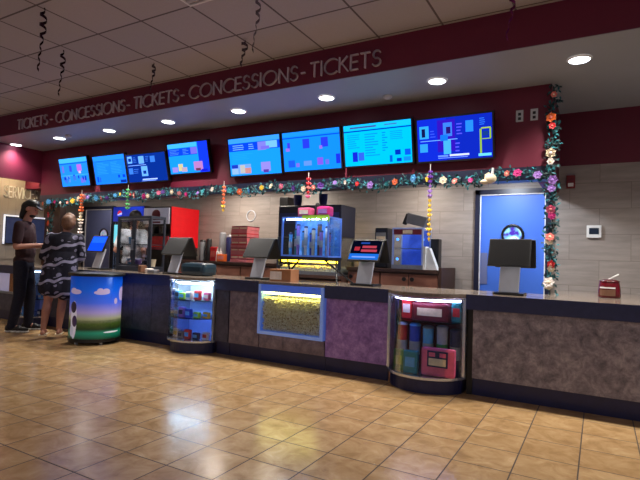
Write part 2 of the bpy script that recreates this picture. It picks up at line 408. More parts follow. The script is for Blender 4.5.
bb = B().box(-3.03, -2.45, 2.395, 2.415, 3.238, 3.249).box(-3.03, -2.45, 2.965, 2.985, 3.238, 3.249).box(-3.03, -3.01, 2.415, 2.965, 3.238, 3.249).box(-2.47, -2.45, 2.415, 2.965, 3.238, 3.249); bb.build('vent_frame', M['white'], t)
bb = B()
for k in range(9): bb.box(-3.01, -2.47, 2.43+k*.06, 2.46+k*.06, 3.24, 3.249)
bb.build('louvre', M['lgrey'], t)

# spiral foil streamers
def swirl(p, length, turns, c, label, r=.022):
    bb = B(); n = int(turns*12); w = .014
    pts = []
    for k in range(n+1):
        f = k/n; a = turns*2*PI*f; rr = r*(.35+.65*math.sin(PI*min(1, f*1.6+.1)))
        pts.append((p[0]+rr*math.cos(a)+.02*math.sin(f*5), p[1]+rr*math.sin(a), p[2]-length*f, a))
    for a, b_ in zip(pts, pts[1:]):
        bb.add([(a[0], a[1], a[2]-w), (b_[0], b_[1], b_[2]-w), (b_[0], b_[1], b_[2]+w), (a[0], a[1], a[2]+w)], [(0, 1, 2, 3)], True)
    o = bb.build('foil_swirl', mat('foil '+label[:20], c, .25, .6, var=.3, scale=40))
    so = o.modifiers.new('thick', 'SOLIDIFY'); so.thickness = .0015
    return tag(o, label, 'streamer', 'foil swirls hanging from the ceiling')
swirl((-4.24, 2.44, 3.249), .55, 6, (60, 22, 40), 'dark spiral foil streamer hanging at top left, longest of the swirls', .03)
swirl((-4.94, 3.07, 3.249), .48, 5, (60, 22, 40), 'dark spiral foil streamer hanging second from the left', .028)
swirl((-4.32, 3.73, 3.249), .3, 5, (95, 80, 95), 'thin grey spiral streamer hanging above the middle TICKETS')
swirl((-2.42, 3.1, 3.249), .46, 5, (140, 130, 140), 'silver spiral streamer hanging at the top edge, left of centre', .022)
swirl((-3.04, 3.71, 3.249), .25, 4, (110, 95, 105), 'silver spiral streamer hanging close above the right CONCESSIONS', .032)
swirl((-.62, 3.95, 3.249), .36, 4, (130, 40, 110), 'magenta spiral streamer hanging in front of the fascia at right')

# unseen panels added behind the camera as fill light for the floor
for (x, y) in ((-6.4, .6), (-3.4, -.6), (-.6, -.6), (2.2, .6)):
    t = one(B().box(x-.6, x+.6, y-.3, y+.3, 3.235, 3.25), 'added_fill_panel', glow('added fill panel lens', (255, 240, 220), .35), 'flat rectangular fill light panel, added unseen behind the viewer', 'ceiling light', 'added fill light panels')
    l = bpy.data.lights.new('added_fill_lamp', 'AREA'); l.shape = 'RECTANGLE'; l.size = 1.2; l.size_y = .6; l.energy = 13; l.color = (1, .88, .74)
    o = bpy.data.objects.new('added_fill_lamp', l); COL.objects.link(o); o.location = (x, y, 3.22)
# service area downlights (behind the header)
for (x, y, e) in ((-8.2, 5.85, 3), (-6.9, 5.6, 3), (-5.0, 5.75, 20), (-3.9, 5.75, 16), (-2.0, 5.75, 13), (-.95, 5.6, 26)):
    t = one(B().cone((x, y, 2.2195), (x, y, 2.212), .09, .09, 20), 'service_downlight', M['disc'], 'round downlight in the low ceiling behind the header', 'ceiling light', 'downlights behind the header')
    l = bpy.data.lights.new('service_lamp', 'AREA'); l.shape = 'DISK'; l.size = .18; l.energy = e; l.color = (1, .88, .74) if x < -1.5 else (.85, .92, 1)
    o = bpy.data.objects.new('service_lamp', l); COL.objects.link(o); o.location = (x, y, 2.205)

# ------------------------------------------------------------------ lettering
def arc(cx, cy, rx, ry, a0, a1, n=14):
    return [(cx+rx*math.cos(math.radians(a0+(a1-a0)*k/n)), cy+ry*math.sin(math.radians(a0+(a1-a0)*k/n))) for k in range(n+1)]
GL = {'T': (.56, [[(0, 1), (.56, 1)], [(.28, 1), (.28, 0)]]), 'I': (.04, [[(.02, 0), (.02, 1)]]),
      'C': (.84, [arc(.52, .5, .52, .52, 48, 312, 22)]), 'K': (.56, [[(0, 0), (0, 1)], [(.5, 1), (.02, .48)], [(.14, .6), (.56, 0)]]),
      'E': (.46, [[(.46, 1), (0, 1), (0, 0), (.46, 0)], [(0, .52), (.43, .52)]]),
      'S': (.5, [arc(.26, .76, .22, .25, 30, 270, 12)[:-1]+arc(.24, .26, .25, .26, 90, -150, 12)]),
      'O': (1.04, [arc(.52, .5, .52, .52, 0, 360, 28)]), 'N': (.66, [[(0, 0), (0, 1), (.66, 0), (.66, 1)]]),
      '-': (.26, [[(0, .42), (.26, .42)]]), 'V': (.66, [[(0, 1), (.33, 0), (.66, 1)]]),
      'R': (.5, [[(0, 0), (0, 1), (.22, 1)]+arc(.22, .75, .25, .25, 90, -90, 10)+[(0, .5)], [(.2, .5), (.5, 0)]])}
def glyph(ch, put, w, dep):
    """stroke letter -> one mesh; put(u,v,d) maps letter plane to world"""
    bb = B()
    for pl in GL[ch][1]:
        for (a, c) in zip(pl, pl[1:]):
            d = Vector((c[0]-a[0], c[1]-a[1])); L = d.length; d /= L; nx = Vector((-d.y, d.x))*w/2; e = d*w*.35
            q = [Vector(a)-e+nx, Vector(a)-e-nx, Vector(c)+e-nx, Vector(c)+e+nx]
            vs = [put(p.x, p.y, 0) for p in q]+[put(p.x, p.y, dep) for p in q]
            bb.add(vs, [(0, 1, 2, 3), (7, 6, 5, 4), (0, 4, 5, 1), (1, 5, 6, 2), (2, 6, 7, 3), (3, 7, 4, 0)])
    return bb
M['letter'] = mat('brushed metal letter', (205, 196, 214), .4, .0, var=.05)
M['letterw'] = mat('white letter', (220, 220, 220), .4, var=.05)
def word(txt, xa, xb, z, h, label):
    gap = .2; tot = sum(GL[c][0] for c in txt)+gap*(len(txt)-1); k = (xb-xa)/tot; x = xa
    t = thing('sign_word', label, 'sign lettering', ((xa+xb)/2, YF, z), 'words across the fascia')
    for c in txt:
        glyph(c, lambda u, v, d, x=x: (x+u*k, YF-.022+d, z+v*h), .08, .022).build('letter', M['letter'], t)
        x += (GL[c][0]+gap)*k
def dash(x, label):
    one(glyph('-', lambda u, v, d: (x+u*.15, YF-.022+d, 2.985+v*.14), .1, .022), 'sign_dash', M['letter'], label, 'sign lettering', 'dashes across the fascia')
ZL = 2.985
word('TICKETS', -2.575, -1.81, ZL, .145, 'metal word TICKETS at the right end of the fascia')
dash(-2.685, 'small metal dash between right CONCESSIONS and right TICKETS')
word('CONCESSIONS', -4.25, -2.735, ZL, .145, 'metal word CONCESSIONS between the right and middle TICKETS')
dash(-4.38, 'small metal dash between middle TICKETS and right CONCESSIONS')
word('TICKETS', -5.21, -4.43, ZL, .145, 'metal word TICKETS in the middle of the fascia')
dash(-5.34, 'small metal dash between left CONCESSIONS and middle TICKETS')
word('CONCESSIONS', -6.87, -5.39, ZL, .145, 'dim metal word CONCESSIONS in the left half of the fascia')
dash(-7.0, 'small metal dash between left TICKETS and left CONCESSIONS')
word('TICKETS', -7.85, -7.08, ZL, .145, 'dimmest metal word TICKETS at the far left end of the fascia')
# SERVICES on the left wall (reads near to far)
t = thing('sign_word', 'white word SERVICES on the lit left wall behind the man in the cap', 'sign lettering', (X0+.012, 5.2, 2.07))
y = 4.83; txt = 'SERVICES'; tot = sum(GL[c][0] for c in txt)+.2*7; k = .60/tot
for c in txt:
    glyph(c, lambda u, v, d, y=y: (X0+.034-d, y+u*k, 2.07+v*.19), .12, .022).build('letter', M['letterw'], t)
    y += (GL[c][0]+.2)*k

# ------------------------------------------------------------------ menu screens
SC = {}
def sc(c, s=1.0):
    k = (c, s)
    if k not in SC: SC[k] = glow('screen '+str(c), c, s)
    return SC[k]
def screen(x0, x1, zb, zt, yb, yt, rects, bg, label, es):
    """rects: (u0,u1,v0,v1,colour) on the picture"""
    t = thing('menu_screen', label, 'screen', ((x0+x1)/2, YH, zb), 'menu screens on the header')
    U = Vector((x1-x0, 0, 0)); V = Vector((0, yt-yb, zt-zb)); O = Vector((x0, yb, zb)); Nn = U.cross(V).normalized()
    def slab(bb, u0, u1, v0, v1, d0, d1):
        q = [O+U*u+V*v for u, v in ((u0, v0), (u1, v0), (u1, v1), (u0, v1))]
        vs = [p+Nn*d0 for p in q]+[p+Nn*d1 for p in q]
        bb.add(vs, [(3, 2, 1, 0), (4, 5, 6, 7), (0, 1, 5, 4), (1, 2, 6, 5), (2, 3, 7, 6), (3, 0, 4, 7)])
    bz = B(); e = .018/(x1-x0); f = .018/(zt-zb)
    slab(bz, 0, 1, 0, 1, -.05, -.004)
    slab(bz, 0, e, 0, 1, -.004, .004); slab(bz, 1-e, 1, 0, 1, -.004, .004); slab(bz, e, 1-e, 0, f, -.004, .004); slab(bz, e, 1-e, 1-f, 1, -.004, .004)
    bz.build('bezel', M['black'], t)
    cols = [bg]; pic = B(); slab(pic, e, 1-e, f, 1-f, -.004, 0)
    for k, (u0, u1, v0, v1, c) in enumerate(rects):
        if c not in cols: cols.append(c)
        pic.slot(cols.index(c)); d = .0008+.0003*k/ max(1, len(rects))
        q = [O+U*(e+u*(1-2*e))+V*(f+v*(1-2*f))+Nn*(.0006+.00002*k) for u, v in ((u0, v0), (u1, v0), (u1, v1), (u0, v1))]
        pic.add(q, [(0, 1, 2, 3)])
    pic.build('picture', [sc(c, es) for c in cols], t)
    my = (yb+yt)/2+.03
    B().box((x0+x1)/2-.15, (x0+x1)/2+.15, my+.005, YH, (zb+zt)/2-.08, (zb+zt)/2+.08).build('wall_bracket', M['black'], t)
def textrows(u0, u1, v0, v1, n, c, seed, jag=.5, h=.35):
    r = random.Random(seed); out = []
    for k in range(n):
        v = v0+(v1-v0)*(k+.5)/n; hh = (v1-v0)/n*h/2
        out.append((u0, u0+(u1-u0)*(1-jag*r.random()), v-hh, v+hh, c))
    return out
SKY = (24, 156, 232); SKY2 = (28, 134, 226); TEAL = (0, 198, 214); DK = (8, 70, 190); PALE = (70, 190, 245); NV = (8, 48, 120); WH = (190, 220, 250); PK = (190, 110, 190); MAU = (120, 110, 190); TAN = (190, 170, 150)
def bits(seed, n, us, vs, cols, w=.03, h=.06):
    r = random.Random(seed); return [(u, u+w*(.6+r.random()), v, v+h*(.6+r.random()), r.choice(cols)) for u, v in [(r.uniform(*us), r.uniform(*vs)) for _ in range(n)]]
r1 = [(0, 1, .85, 1, PALE), (0, 1, .80, .83, (10, 90, 190)), (.08, .14, .5, .74, MAU), (.34, .43, .52, .74, (50, 80, 190)), (.62, .78, .52, .76, PK), (.66, .74, .44, .53, (220, 200, 235)), (0, 1, .38, .40, PALE)]+bits(1, 16, (.08, .9), (.1, .3), [MAU, (60, 120, 200), (90, 150, 215), (20, 60, 160)], .06, .12)
r2 = [(0, 1, .84, 1, (40, 150, 245)), (0, 1, .82, .83, DK), (.06, .11, .08, .28, DK), (.14, .18, .08, .25, (40, 90, 210)), (.80, .98, .02, .12, (8, 50, 130)), (.74, .8, .2, .3, DK), (.88, .96, .2, .3, DK)]+textrows(.1, .5, .35, .78, 8, (45, 160, 245), 3)+textrows(.55, .9, .35, .78, 8, (45, 160, 245), 4)
r3 = [(.03, .15, .70, .95, (120, 190, 230)), (.32, .46, .66, .93, (110, 180, 225)), (.62, .74, .68, .9, (60, 130, 190)), (.03, .14, .30, .52, (60, 130, 190)), (.36, .52, .20, .56, (110, 185, 230)), (.03, .5, .60, .62, (140, 190, 225)), (.36, .74, .06, .1, WH), (.34, .70, .02, .04, (150, 190, 230)), (.05, .13, .76, .88, NV), (.4, .48, .28, .4, NV)]+textrows(.18, .30, .7, .92, 4, (60, 120, 190), 5)+textrows(.5, .6, .7, .92, 4, (60, 120, 190), 6)+textrows(.16, .3, .3, .5, 3, (60, 120, 190), 9)
r4 = [(0, .74, .86, 1, PALE), (0, .74, .60, .84, (12, 70, 215)), (.76, 1, 0, 1, (20, 60, 225)), (.58, .74, .62, .84, MAU), (.22, .34, .08, .32, (215, 205, 120)), (.06, .2, .05, .22, (160, 140, 190)), (.3, .44, .05, .2, TAN), (.62, .84, .08, .36, (190, 130, 160)), (.66, .78, .05, .14, (110, 60, 70)), (.8, .95, .02, .1, (20, 30, 170))]+textrows(.04, .3, .62, .82, 4, (80, 150, 240), 7)+textrows(.38, .54, .62, .82, 4, (80, 150, 240), 8)
r5 = [(0, 1, .88, 1, (60, 160, 240)), (0, 1, .66, .87, (8, 70, 205)), (.58, .74, .64, .86, (130, 130, 205)), (.74, .95, .68, .86, (120, 195, 200)), (.64, .8, .66, .74, MAU), (.16, .42, .04, .3, (120, 170, 205)), (.2, .3, .06, .28, (190, 190, 150)), (.3, .42, .05, .2, (205, 140, 110)), (.03, .16, .04, .2, (150, 190, 225)), (.03, .16, .2, .3, (30, 60, 150)), (.62, .8, .08, .32, (150, 140, 190)), (.66, .76, .04, .12, (90, 60, 130))]+textrows(.08, .34, .68, .84, 3, (120, 190, 245), 10, .3)+textrows(.4, .52, .68, .84, 3, (120, 190, 245), 11, .3)+textrows(.06, .5, .42, .6, 4, (30, 165, 240), 12)
r6 = [(0, 1, .9, 1, (30, 150, 235)), (0, 1, .84, .87, (8, 80, 200)), (.08, .13, .56, .74, (60, 60, 190)), (.05, .12, .52, .6, (150, 110, 190)), (.36, .48, .56, .8, (40, 60, 190)), (.68, .80, .56, .8, (40, 60, 190)), (.65, .70, .52, .6, (150, 110, 190)), (.92, .99, .12, .36, (30, 50, 180)), (.6, .70, .12, .3, (130, 90, 190)), (.36, .5, .12, .24, (100, 150, 225)), (.08, .2, .1, .28, (30, 90, 215)), (.22, .28, .1, .2, (130, 110, 200)), (.74, .8, .12, .24, (110, 110, 200))]
r7 = [(0, 1, .88, 1, (20, 200, 232)), (.1, .5, .91, .95, (60, 90, 120)), (.62, .8, .92, .95, (60, 120, 140)), (0, 1, .83, .86, (0, 60, 150)), (.12, .2, .1, .34, (20, 40, 170)), (.21, .3, .12, .32, (50, 100, 200)), (.76, .84, .2, .32, (0, 50, 150)), (.9, .98, .18, .32, (10, 90, 190)), (.78, .85, .04, .12, (0, 60, 160)), (.88, .98, .04, .14, (20, 140, 200)), (.68, .72, .04, .2, (0, 100, 170))]+textrows(.05, .26, .42, .78, 7, (10, 140, 180), 13)+textrows(.32, .55, .2, .78, 9, (10, 140, 180), 14)+textrows(.58, .66, .3, .78, 8, (0, 120, 170), 15)+textrows(.7, .92, .56, .78, 5, (10, 140, 180), 16)
r8 = [(0, .4, 0, 1, (16, 44, 170)), (.28, .52, .2, .95, (50, 20, 150)), (.03, .16, .54, .84, (50, 170, 200)), (.36, .48, .56, .88, (60, 130, 205)), (.66, .76, .62, .88, (40, 140, 215)), (.03, .14, .22, .42, (50, 160, 205)), (.36, .46, .14, .48, (70, 180, 215)), (.06, .11, .58, .78, (16, 20, 60)), (.4, .46, .62, .78, (40, 20, 90)), (.04, .55, .475, .49, (120, 190, 240)), (.32, .42, .46, .6, (20, 120, 220)), (.84, .865, .1, .66, (150, 190, 40)), (.86, .98, .66, .69, (170, 200, 50)), (.965, .985, .44, .67, (150, 190, 40)), (.87, .98, .42, .44, (150, 190, 40)), (.82, .985, .04, .1, (110, 220, 235)), (.88, .95, .5, .6, (20, 60, 110)), (.28, .42, .08, .12, (110, 150, 220)), (.44, .70, .085, .13, (220, 230, 250)), (.28, .68, .045, .06, (120, 160, 225))]+textrows(.18, .28, .54, .74, 3, (60, 90, 200), 17)+textrows(.54, .62, .56, .86, 4, (90, 90, 210), 18)+textrows(.52, .6, .16, .42, 3, (90, 90, 210), 19)+textrows(.84, .95, .74, .92, 4, (50, 130, 210), 20)
ES = 1.2
G = 'wall-mounted menu screen '
screen(-8.06, -7.285, 2.213, 2.70, 5.14, 5.03, r1, (36, 146, 222), G+'with pink and blue cup pictures, leftmost of all', ES)
screen(-7.16, -6.375, 2.207, 2.675, 5.14, 5.03, r2, SKY2, G+'of plain bright blue, second from the left', ES)
screen(-6.36, -5.49, 2.205, 2.64, 5.14, 5.03, r3, NV, G+'in dark navy with five small posters, third from the left', ES)
screen(-5.475, -4.685, 2.285, 2.73, 5.14, 5.03, r4, SKY, G+'with a dark blue column down its right side', ES)
screen(-4.345, -3.488, 2.195, 2.705, 5.14, 5.04, r5, SKY, G+'with food pictures, leftmost of the row of four large screens', ES)
screen(-3.478, -2.64, 2.205, 2.705, 5.14, 5.04, r6, (20, 142, 226), G+'with rows of blue drink cups, next to the turquoise one', ES)
screen(-2.62, -1.768, 2.215, 2.705, 5.14, 5.04, r7, TEAL, G+'in bright turquoise with columns of fine text', ES)
screen(-1.735, -.925, 2.21, 2.675, 5.14, 5.04, r8, (14, 40, 150), G+'in dark blue and purple with posters and a yellow shape, rightmost', ES)

# ------------------------------------------------------------------ counter
ZT, ZB = .875, .745
def bulge(xa, xb, dep=.26, y=YC, n=18, shrink=0):
    w = (xb-xa)/2; R = (w*w+dep*dep)/(2*dep); cx = (xa+xb)/2; cy = y-dep+R
    a = math.asin(w/R); R -= shrink
    return [(cx+R*math.sin(t), cy-R*math.cos(t)) for t in [-a+2*a*k/n for k in range(n+1)]]
CASES = [(-7.85, -7.16), (-4.59, -3.885), (-1.735, -1.01)]
LEFT, RIGHT = -8.62, 3.2
# worktop outline bows out over every display case
front = [(LEFT, YC-.03)]
for a, b_ in CASES: front += [(a, YC-.03)]+bulge(a, b_, .26)[1:-1]+[(b_, YC-.03)]
front += [(RIGHT, YC-.03)]
outl = front+[(RIGHT, 6.28), (-.40, 6.28), (-.40, 5.13), (LEFT, 5.13)]
wt = thing('worktop', 'long polished stone worktop with navy front edge running the whole counter', 'countertop', ((LEFT+RIGHT)/2, 4.8, ZB))
B().prism(outl, .845, ZT).build('slab', M['top'], wt)
xs = [LEFT]+[v for c in CASES for v in c]+[RIGHT]
for a, b_ in zip(xs[::2], xs[1::2]):
    segs = [(a, b_)] if not (a < -3 < b_) else [(a, -3.255), (-2.425, b_)]
    for p, q in segs: B().box(p+.003, q-.003, YC-.035, YC+.02, ZB, ZT-.0305+.03).build('front_edge', M['band'], wt)

def unit(x0, x1, panel, label, seams=(), depth=.60, z1=ZB, cut=None):
    t = thing('counter_unit', label, 'counter', ((x0+x1)/2, YC+.3, 0), 'counter base units')
    B().box(x0, x1, YC+.03, YC+depth, .15, ZB-.002).build('carcass', M['lamk'], t)
    B().box(x0, x1, YC+.035, YC+.06, .0, .148).build('toe_kick', M['toe'], t)
    es = [x0]+list(seams)+[x1]
    for a, b_ in zip(es, es[1:]): B().box(a+.003, b_-.003, YC, YC+.028, .15, z1-.004).build('front_panel', panel, t)
    return t
unit(-.955, RIGHT, M['lamg'], 'long grey mottled counter front below the red pot and black register')
B().box(-1.005, -.957, YC+.03, YC+.6, 0, ZB-.002).build('filler_strip', M['blackm'], bpy.data.objects['counter_unit'])
unit(-2.42, -1.745, M['lamp'], 'mottled counter front tinted with purple light between popcorn window and bowed merchandise case')
unit(-3.25, -2.425, M['lamd'], 'low dusky counter front below the popcorn window', seams=(-2.93,), z1=.30)
unit(-3.68, -3.255, M['lamd'], 'narrow dusky mauve counter front left of the popcorn window')
unit(-3.88, -3.69, M['lamk'], 'narrow dark recessed counter front beside the glowing candy case')
unit(-5.62, -4.6, M['lamk'], 'dark slate counter front between printed podium and candy case', seams=(-5.3, -4.95))
unit(-7.15, -5.63, M['lamk'], 'dark counter front behind the woman in the patterned cardigan')
unit(-8.6, -7.86, M['lamk'], 'dark counter front at far left behind the man', z1=.42)

# low unit below popcorn window: its carcass must leave the window free
def popcorn_window():
    x0, x1, z0, z1 = -3.25, -2.43, .305, .8435
    t = thing('popcorn_display', 'blue framed glass window full of popcorn in the counter front', 'display case', ((x0+x1)/2, YC, z0))
    fr = .035; y0 = YC-.04
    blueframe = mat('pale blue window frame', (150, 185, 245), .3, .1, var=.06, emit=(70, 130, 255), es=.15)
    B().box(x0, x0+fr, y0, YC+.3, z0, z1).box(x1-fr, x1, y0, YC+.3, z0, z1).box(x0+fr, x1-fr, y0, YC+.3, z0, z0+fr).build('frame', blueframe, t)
    B().box(x0+fr, x1-fr, y0, YC+.02, ZT-.105, z1).build('top_rail', mat('top rail with blue light in it', (90, 130, 230), .3, .1, var=.15, scale=6, emit=(50, 100, 255), es=.18), t)  # blue light on the rail is put into its colour and glow
    B().box(x0+fr, x1-fr, YC+.27, YC+.3, z0+fr, z1).build('back_panel', M['white'], t)
    B().box(x0+fr, x1-fr, YC-.025, YC-.021, z0+fr, ZT-.106).build('glass_pane', M['glass'], t)
    B().cone((x0+.06, YC-.009, ZT-.122), (x1-.06, YC-.009, ZT-.122), .010, .010, 10).build('light_tube', M['tubey'], t)
    # popcorn heap: one uncountable mass
    bb = B(); r = random.Random(3)
    bb.box(x0+fr+.002, x1-fr-.002, YC+.03, YC+.26, z0+fr+.001, .69)
    ico = bmesh.new(); bmesh.ops.create_icosphere(ico, subdivisions=1, radius=1); iv = [v.co.copy() for v in ico.verts]; ifc = [[v.index for v in f.verts] for f in ico.faces]; ico.free()
    for k in range(2600):
        top = r.random() < .22
        c = Vector((r.uniform(x0+fr+.012, x1-fr-.012), r.uniform(YC+.03, YC+.24) if top else r.uniform(YC-.008, YC+.03), r.uniform(.685, .70) if top else r.uniform(z0+fr+.012, .70)))
        q = r.uniform(.008, .0135)
        bb.add([c+v*q*r.uniform(.6, 1.25) for v in iv], ifc, True)
    pc = bb.build('popcorn', M['popcorn'], None); pc['kind'] = 'stuff'
    tag(move_origin(pc), 'heap of popcorn filling the blue framed counter window', 'popcorn')
# shorten carcass of the low unit
lowu = [o for o in bpy.data.objects if o.get('label', '').startswith('low dusky')][0]
for ch in list(lowu.children):
    if ch.name.startswith('carcass'):
        for v in ch.data.vertices:
            if v.co.z > .5: v.co.z = .299
lowl = [o for o in bpy.data.objects if o.get('label', '').startswith('dark counter front at far')][0]
for ch in list(lowl.children):
    if ch.name.startswith('carcass'):
        for v in ch.data.vertices:
            if v.co.z > .5: v.co.z = .415
popcorn_window()
# far-left window with white and tan panel
t = thing('counter_window', 'framed counter window at far left with a white and a tan panel', 'display case', (-8.2, YC, .42))
B().box(-8.58, -8.55, YC-.03, YC+.2, .42, ZB-.003).box(-7.90, -7.87, YC-.03, YC+.2, .42, ZB-.003).box(-8.55, -7.9, YC-.03, YC+.2, .42, .455).build('frame', M['steel'], t)
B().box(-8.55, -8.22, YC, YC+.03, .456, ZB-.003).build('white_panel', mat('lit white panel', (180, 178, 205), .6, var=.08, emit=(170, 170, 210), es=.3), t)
B().box(-8.21, -7.9, YC, YC+.03, .456, ZB-.003).build('tan_panel', mat('tan grain panel', (150, 105, 70), .7, var=.5, scale=60), t)

# ------------------------------------------------------------------ bowed display cases
def bowed_case(xa, xb, label, shelves, rim, tube, zc=.842, backm='white', dep=.26):
    t = thing('display_case', label, 'display case', ((xa+xb)/2, YC, 0))
    inner = bulge(xa+.01, xb-.01, dep-.015); n = len(inner)
    def plate(pts, z0, z1): return B().prism(list(pts)+[(xb-.01, YC+.3), (xa+.01, YC+.3)], z0, z1)
    B().prism(bulge(xa+.03, xb-.03, dep-.05)+[(xb-.03, YC+.3), (xa+.03, YC+.3)], 0, .128).build('plinth', M['toe'], t)
    B().prism(bulge(xa, xb, dep)+[(xb, YC+.3), (xa, YC+.3)], .128, .15).build('base_rim', rim, t)
    for i, z in enumerate(shelves): B().prism(bulge(xa+.03, xb-.03, dep-.05)+[(xb-.03, YC+.27), (xa+.03, YC+.27)], z-.008, z).build('shelf', M['glassb'], t)
    B().box(xa+.026, xb-.026, YC+.28, YC+.3, .151, zc).build('back_panel', M.get(backm) or P(backm), t)
    for x in (xa, xb-.026): B().box(x, x+.026, YC-.03, YC+.3, .151, zc).build('side_post', rim, t)
    g = B(); ni = len(inner); outer = [(p[0], p[1]-.004) for p in inner]
    vs = [(p[0], p[1], z) for z in (.151, zc-.006) for p in outer]+[(p[0], p[1], z) for z in (.151, zc-.006) for p in inner]
    g.add(vs, [(k, k+1, ni+k+1, ni+k) for k in range(ni-1)]+[(2*ni+k+1, 2*ni+k, 3*ni+k, 3*ni+k+1) for k in range(ni-1)], True)
    gg = g.build('curved_glass', M['glass'], t)
    rimtop = bulge(xa+.005, xb-.005, dep-.005); tr = B()
    for (p, q) in zip(rimtop, rimtop[1:]): tr.cone((p[0], p[1], zc-.012), (q[0], q[1], zc-.012), .009, .009, 6)
    tr.build('top_rim', rim, t)
    pts = bulge(xa+.06, xb-.06, dep-.09); tb = B()
    tb.tube([(p[0], p[1]+.02, zc-.035) for p in pts], .011, 8)
    tb.build('light_tube', tube, t)
    return t
rimw = mat('bright steel rim', (190, 195, 205), .25, .8, var=.05)
bowed_case(*CASES[1], 'brightly lit bowed glass candy case in the middle of the counter', (.40, .61), rimw, glow('cool case tube', (205, 235, 255), 85))
bowed_case(*CASES[2], 'large bowed glass case with tumblers and a pink bag at right', (.615,), rimw, glow('violet case tube', (215, 205, 255), 22), backm='crimson')
bowed_case(*CASES[0], 'bowed glass case at far left between the man and the woman', (.40, .61), rimw, glow('far case tube', (190, 215, 255), 9))
P('crimson'); 

def packet(x, y, z, w, h, d, c, c2, label, group, kind='candy_packet', cat='candy'):
    t = thing(kind, label, cat, (x, y, z), group)
    bb = B(); n0 = bb.n(); bb.box(x-w/2, x+w/2, y-d/2, y+d/2, z, z+h, min(w, h, d)*.22); o = bb.build('wrapper', P(c), t)
    B().box(x-w*.34, x+w*.34, y-d/2-.003, y-d/2+.002, z+h*.3, z+h*.72).build('print', P(c2), t)
    return t
# candy case
r = random.Random(11)
rows = [(.611, ['white', 'sky', 'lime', 'white', 'red', 'pink'], ['left end of', 'second along', 'third along', 'fourth along', 'fifth along', 'right end of'], 'top'),
        (.401, ['navy', 'sky', 'lilac', 'blue', 'lime', 'yellow'], ['left end of', 'second along', 'third along', 'fourth along', 'fifth along', 'right end of'], 'middle'),
        (.1515, ['brown', 'white', 'grey', 'red', 'navy', 'white'], ['left end of', 'second along', 'third along', 'fourth along', 'fifth along', 'right end of'], 'bottom')]
def fill_case(xa, xb, rows, what):
    for z, cs, pos, nm in rows:
        for k, c in enumerate(cs):
            x = xa+.09+(xb-xa-.18)*k/(len(cs)-1); y = YC-.05-.08*math.sin(PI*k/(len(cs)-1))
            c2 = r.choice(['white', 'yellow', 'red', 'navy', 'sky'])
            packet(x, y, z+.0005, .085, r.uniform(.07, .12), .05, c, c2 if c2 != c else 'cream', f'{c} candy packet, {pos[k]} {nm} level of the {what}', f'candy packets in the {what}')
fill_case(*CASES[1], rows, 'lit candy case')
fill_case(*CASES[0], [(.611, ['sky', 'white', 'blue', 'teal'], ['left end of', 'second along', 'third along', 'right end of'], 'top'), (.401, ['blue', 'white', 'lilac', 'sky'], ['left end of', 'second along', 'third along', 'right end of'], 'middle'), (.1515, ['teal', 'sky', 'white', 'navy'], ['left end of', 'second along', 'third along', 'right end of'], 'bottom')], 'far left case')
# merchandise case
def tumbler(x, y, z, rad, h, c, lid, label, grp='tumblers in the bowed merchandise case', rings=True):
    t = thing('tumbler', label, 'cup', (x, y, z), grp)
    B().lathe([(rad*.78, 0), (rad*.84, h*.1), (rad, h*.9), (rad, h)], (x, y, z), 18).build('cup_body', P(c), t)
    B().lathe([(rad*1.06, h), (rad*1.06, h+.012), (rad*.8, h+.022), (rad*.3, h+.024)], (x, y, z), 18).build('cup_lid', P(lid), t)
    if rings: B().lathe([(rad*.93+.002, h*.35), (rad*.97+.002, h*.65)], (x, y, z), 18).build('printed_band', P('silver' if c != 'silver' else 'green'), t)
W = 'inside the bowed merchandise case'
packet(-1.55, YC-.0, .6155, .10, .19, .07, 'red', 'white', 'red and white upright bag on the upper left shelf '+W, None, 'snack_bag', 'bag')
packet(-1.31, YC-.06, .6155, .33, .165, .10, 'crimson', 'cream', 'wide dark red carton with pale print on the upper shelf '+W, None, 'gift_carton', 'box')
packet(-1.09, YC-.0, .6155, .09, .18, .08, 'teal', 'red', 'dark teal upright bag on the upper right shelf '+W, None, 'snack_bag', 'bag')
tumbler(-1.60, YC+.02, .1515, .045, .40, 'red', 'white', 'red tumbler, leftmost of the tall cups '+W)
tumbler(-1.48, YC+.02, .1515, .05, .40, 'blue', 'sky', 'tall blue tumbler, second of the cups '+W)
tumbler(-1.355, YC+.02, .1515, .048, .39, 'sky', 'grey', 'pale blue tumbler in the middle '+W)
tumbler(-1.225, YC+.02, .1515, .05, .40, 'silver', 'silver', 'silver and green banded tumbler '+W)
tumbler(-1.105, YC+.02, .1515, .048, .38, 'navy', 'navy', 'dark navy tumbler, rightmost of the cups '+W)
packet(-1.585, YC-.1, .1515, .10, .19, .06, 'green', 'lime', 'green bag standing low at left '+W, None, 'snack_bag', 'bag')
packet(-1.455, YC-.15, .1515, .13, .2, .06, 'teal', 'sky', 'teal bag standing in front of the blue tumbler '+W, None, 'snack_bag', 'bag')
t = thing('pink_pouch', 'pink pouch with a pale patched front, standing low at right '+W, 'bag', (-1.21, YC-.14, .1515))
bb = B(); bb.box(-1.36, -1.06, YC-.17, YC-.11, .1515, .40, .025); bb.build('pouch_body', P('pink'), t)
B().box(-1.30, -1.12, YC-.176, YC-.168, .235, .375).build('front_patch', P('navy'), t)
B().box(-1.285, -1.135, YC-.180, YC-.174, .25, .31).build('pale_patch', P('cream'), t)
for xa in (-1.285, -1.19): B().box(xa, xa+.055, YC-.180, YC-.174, .325, .36).build('pink_patch', P('pink'), t)

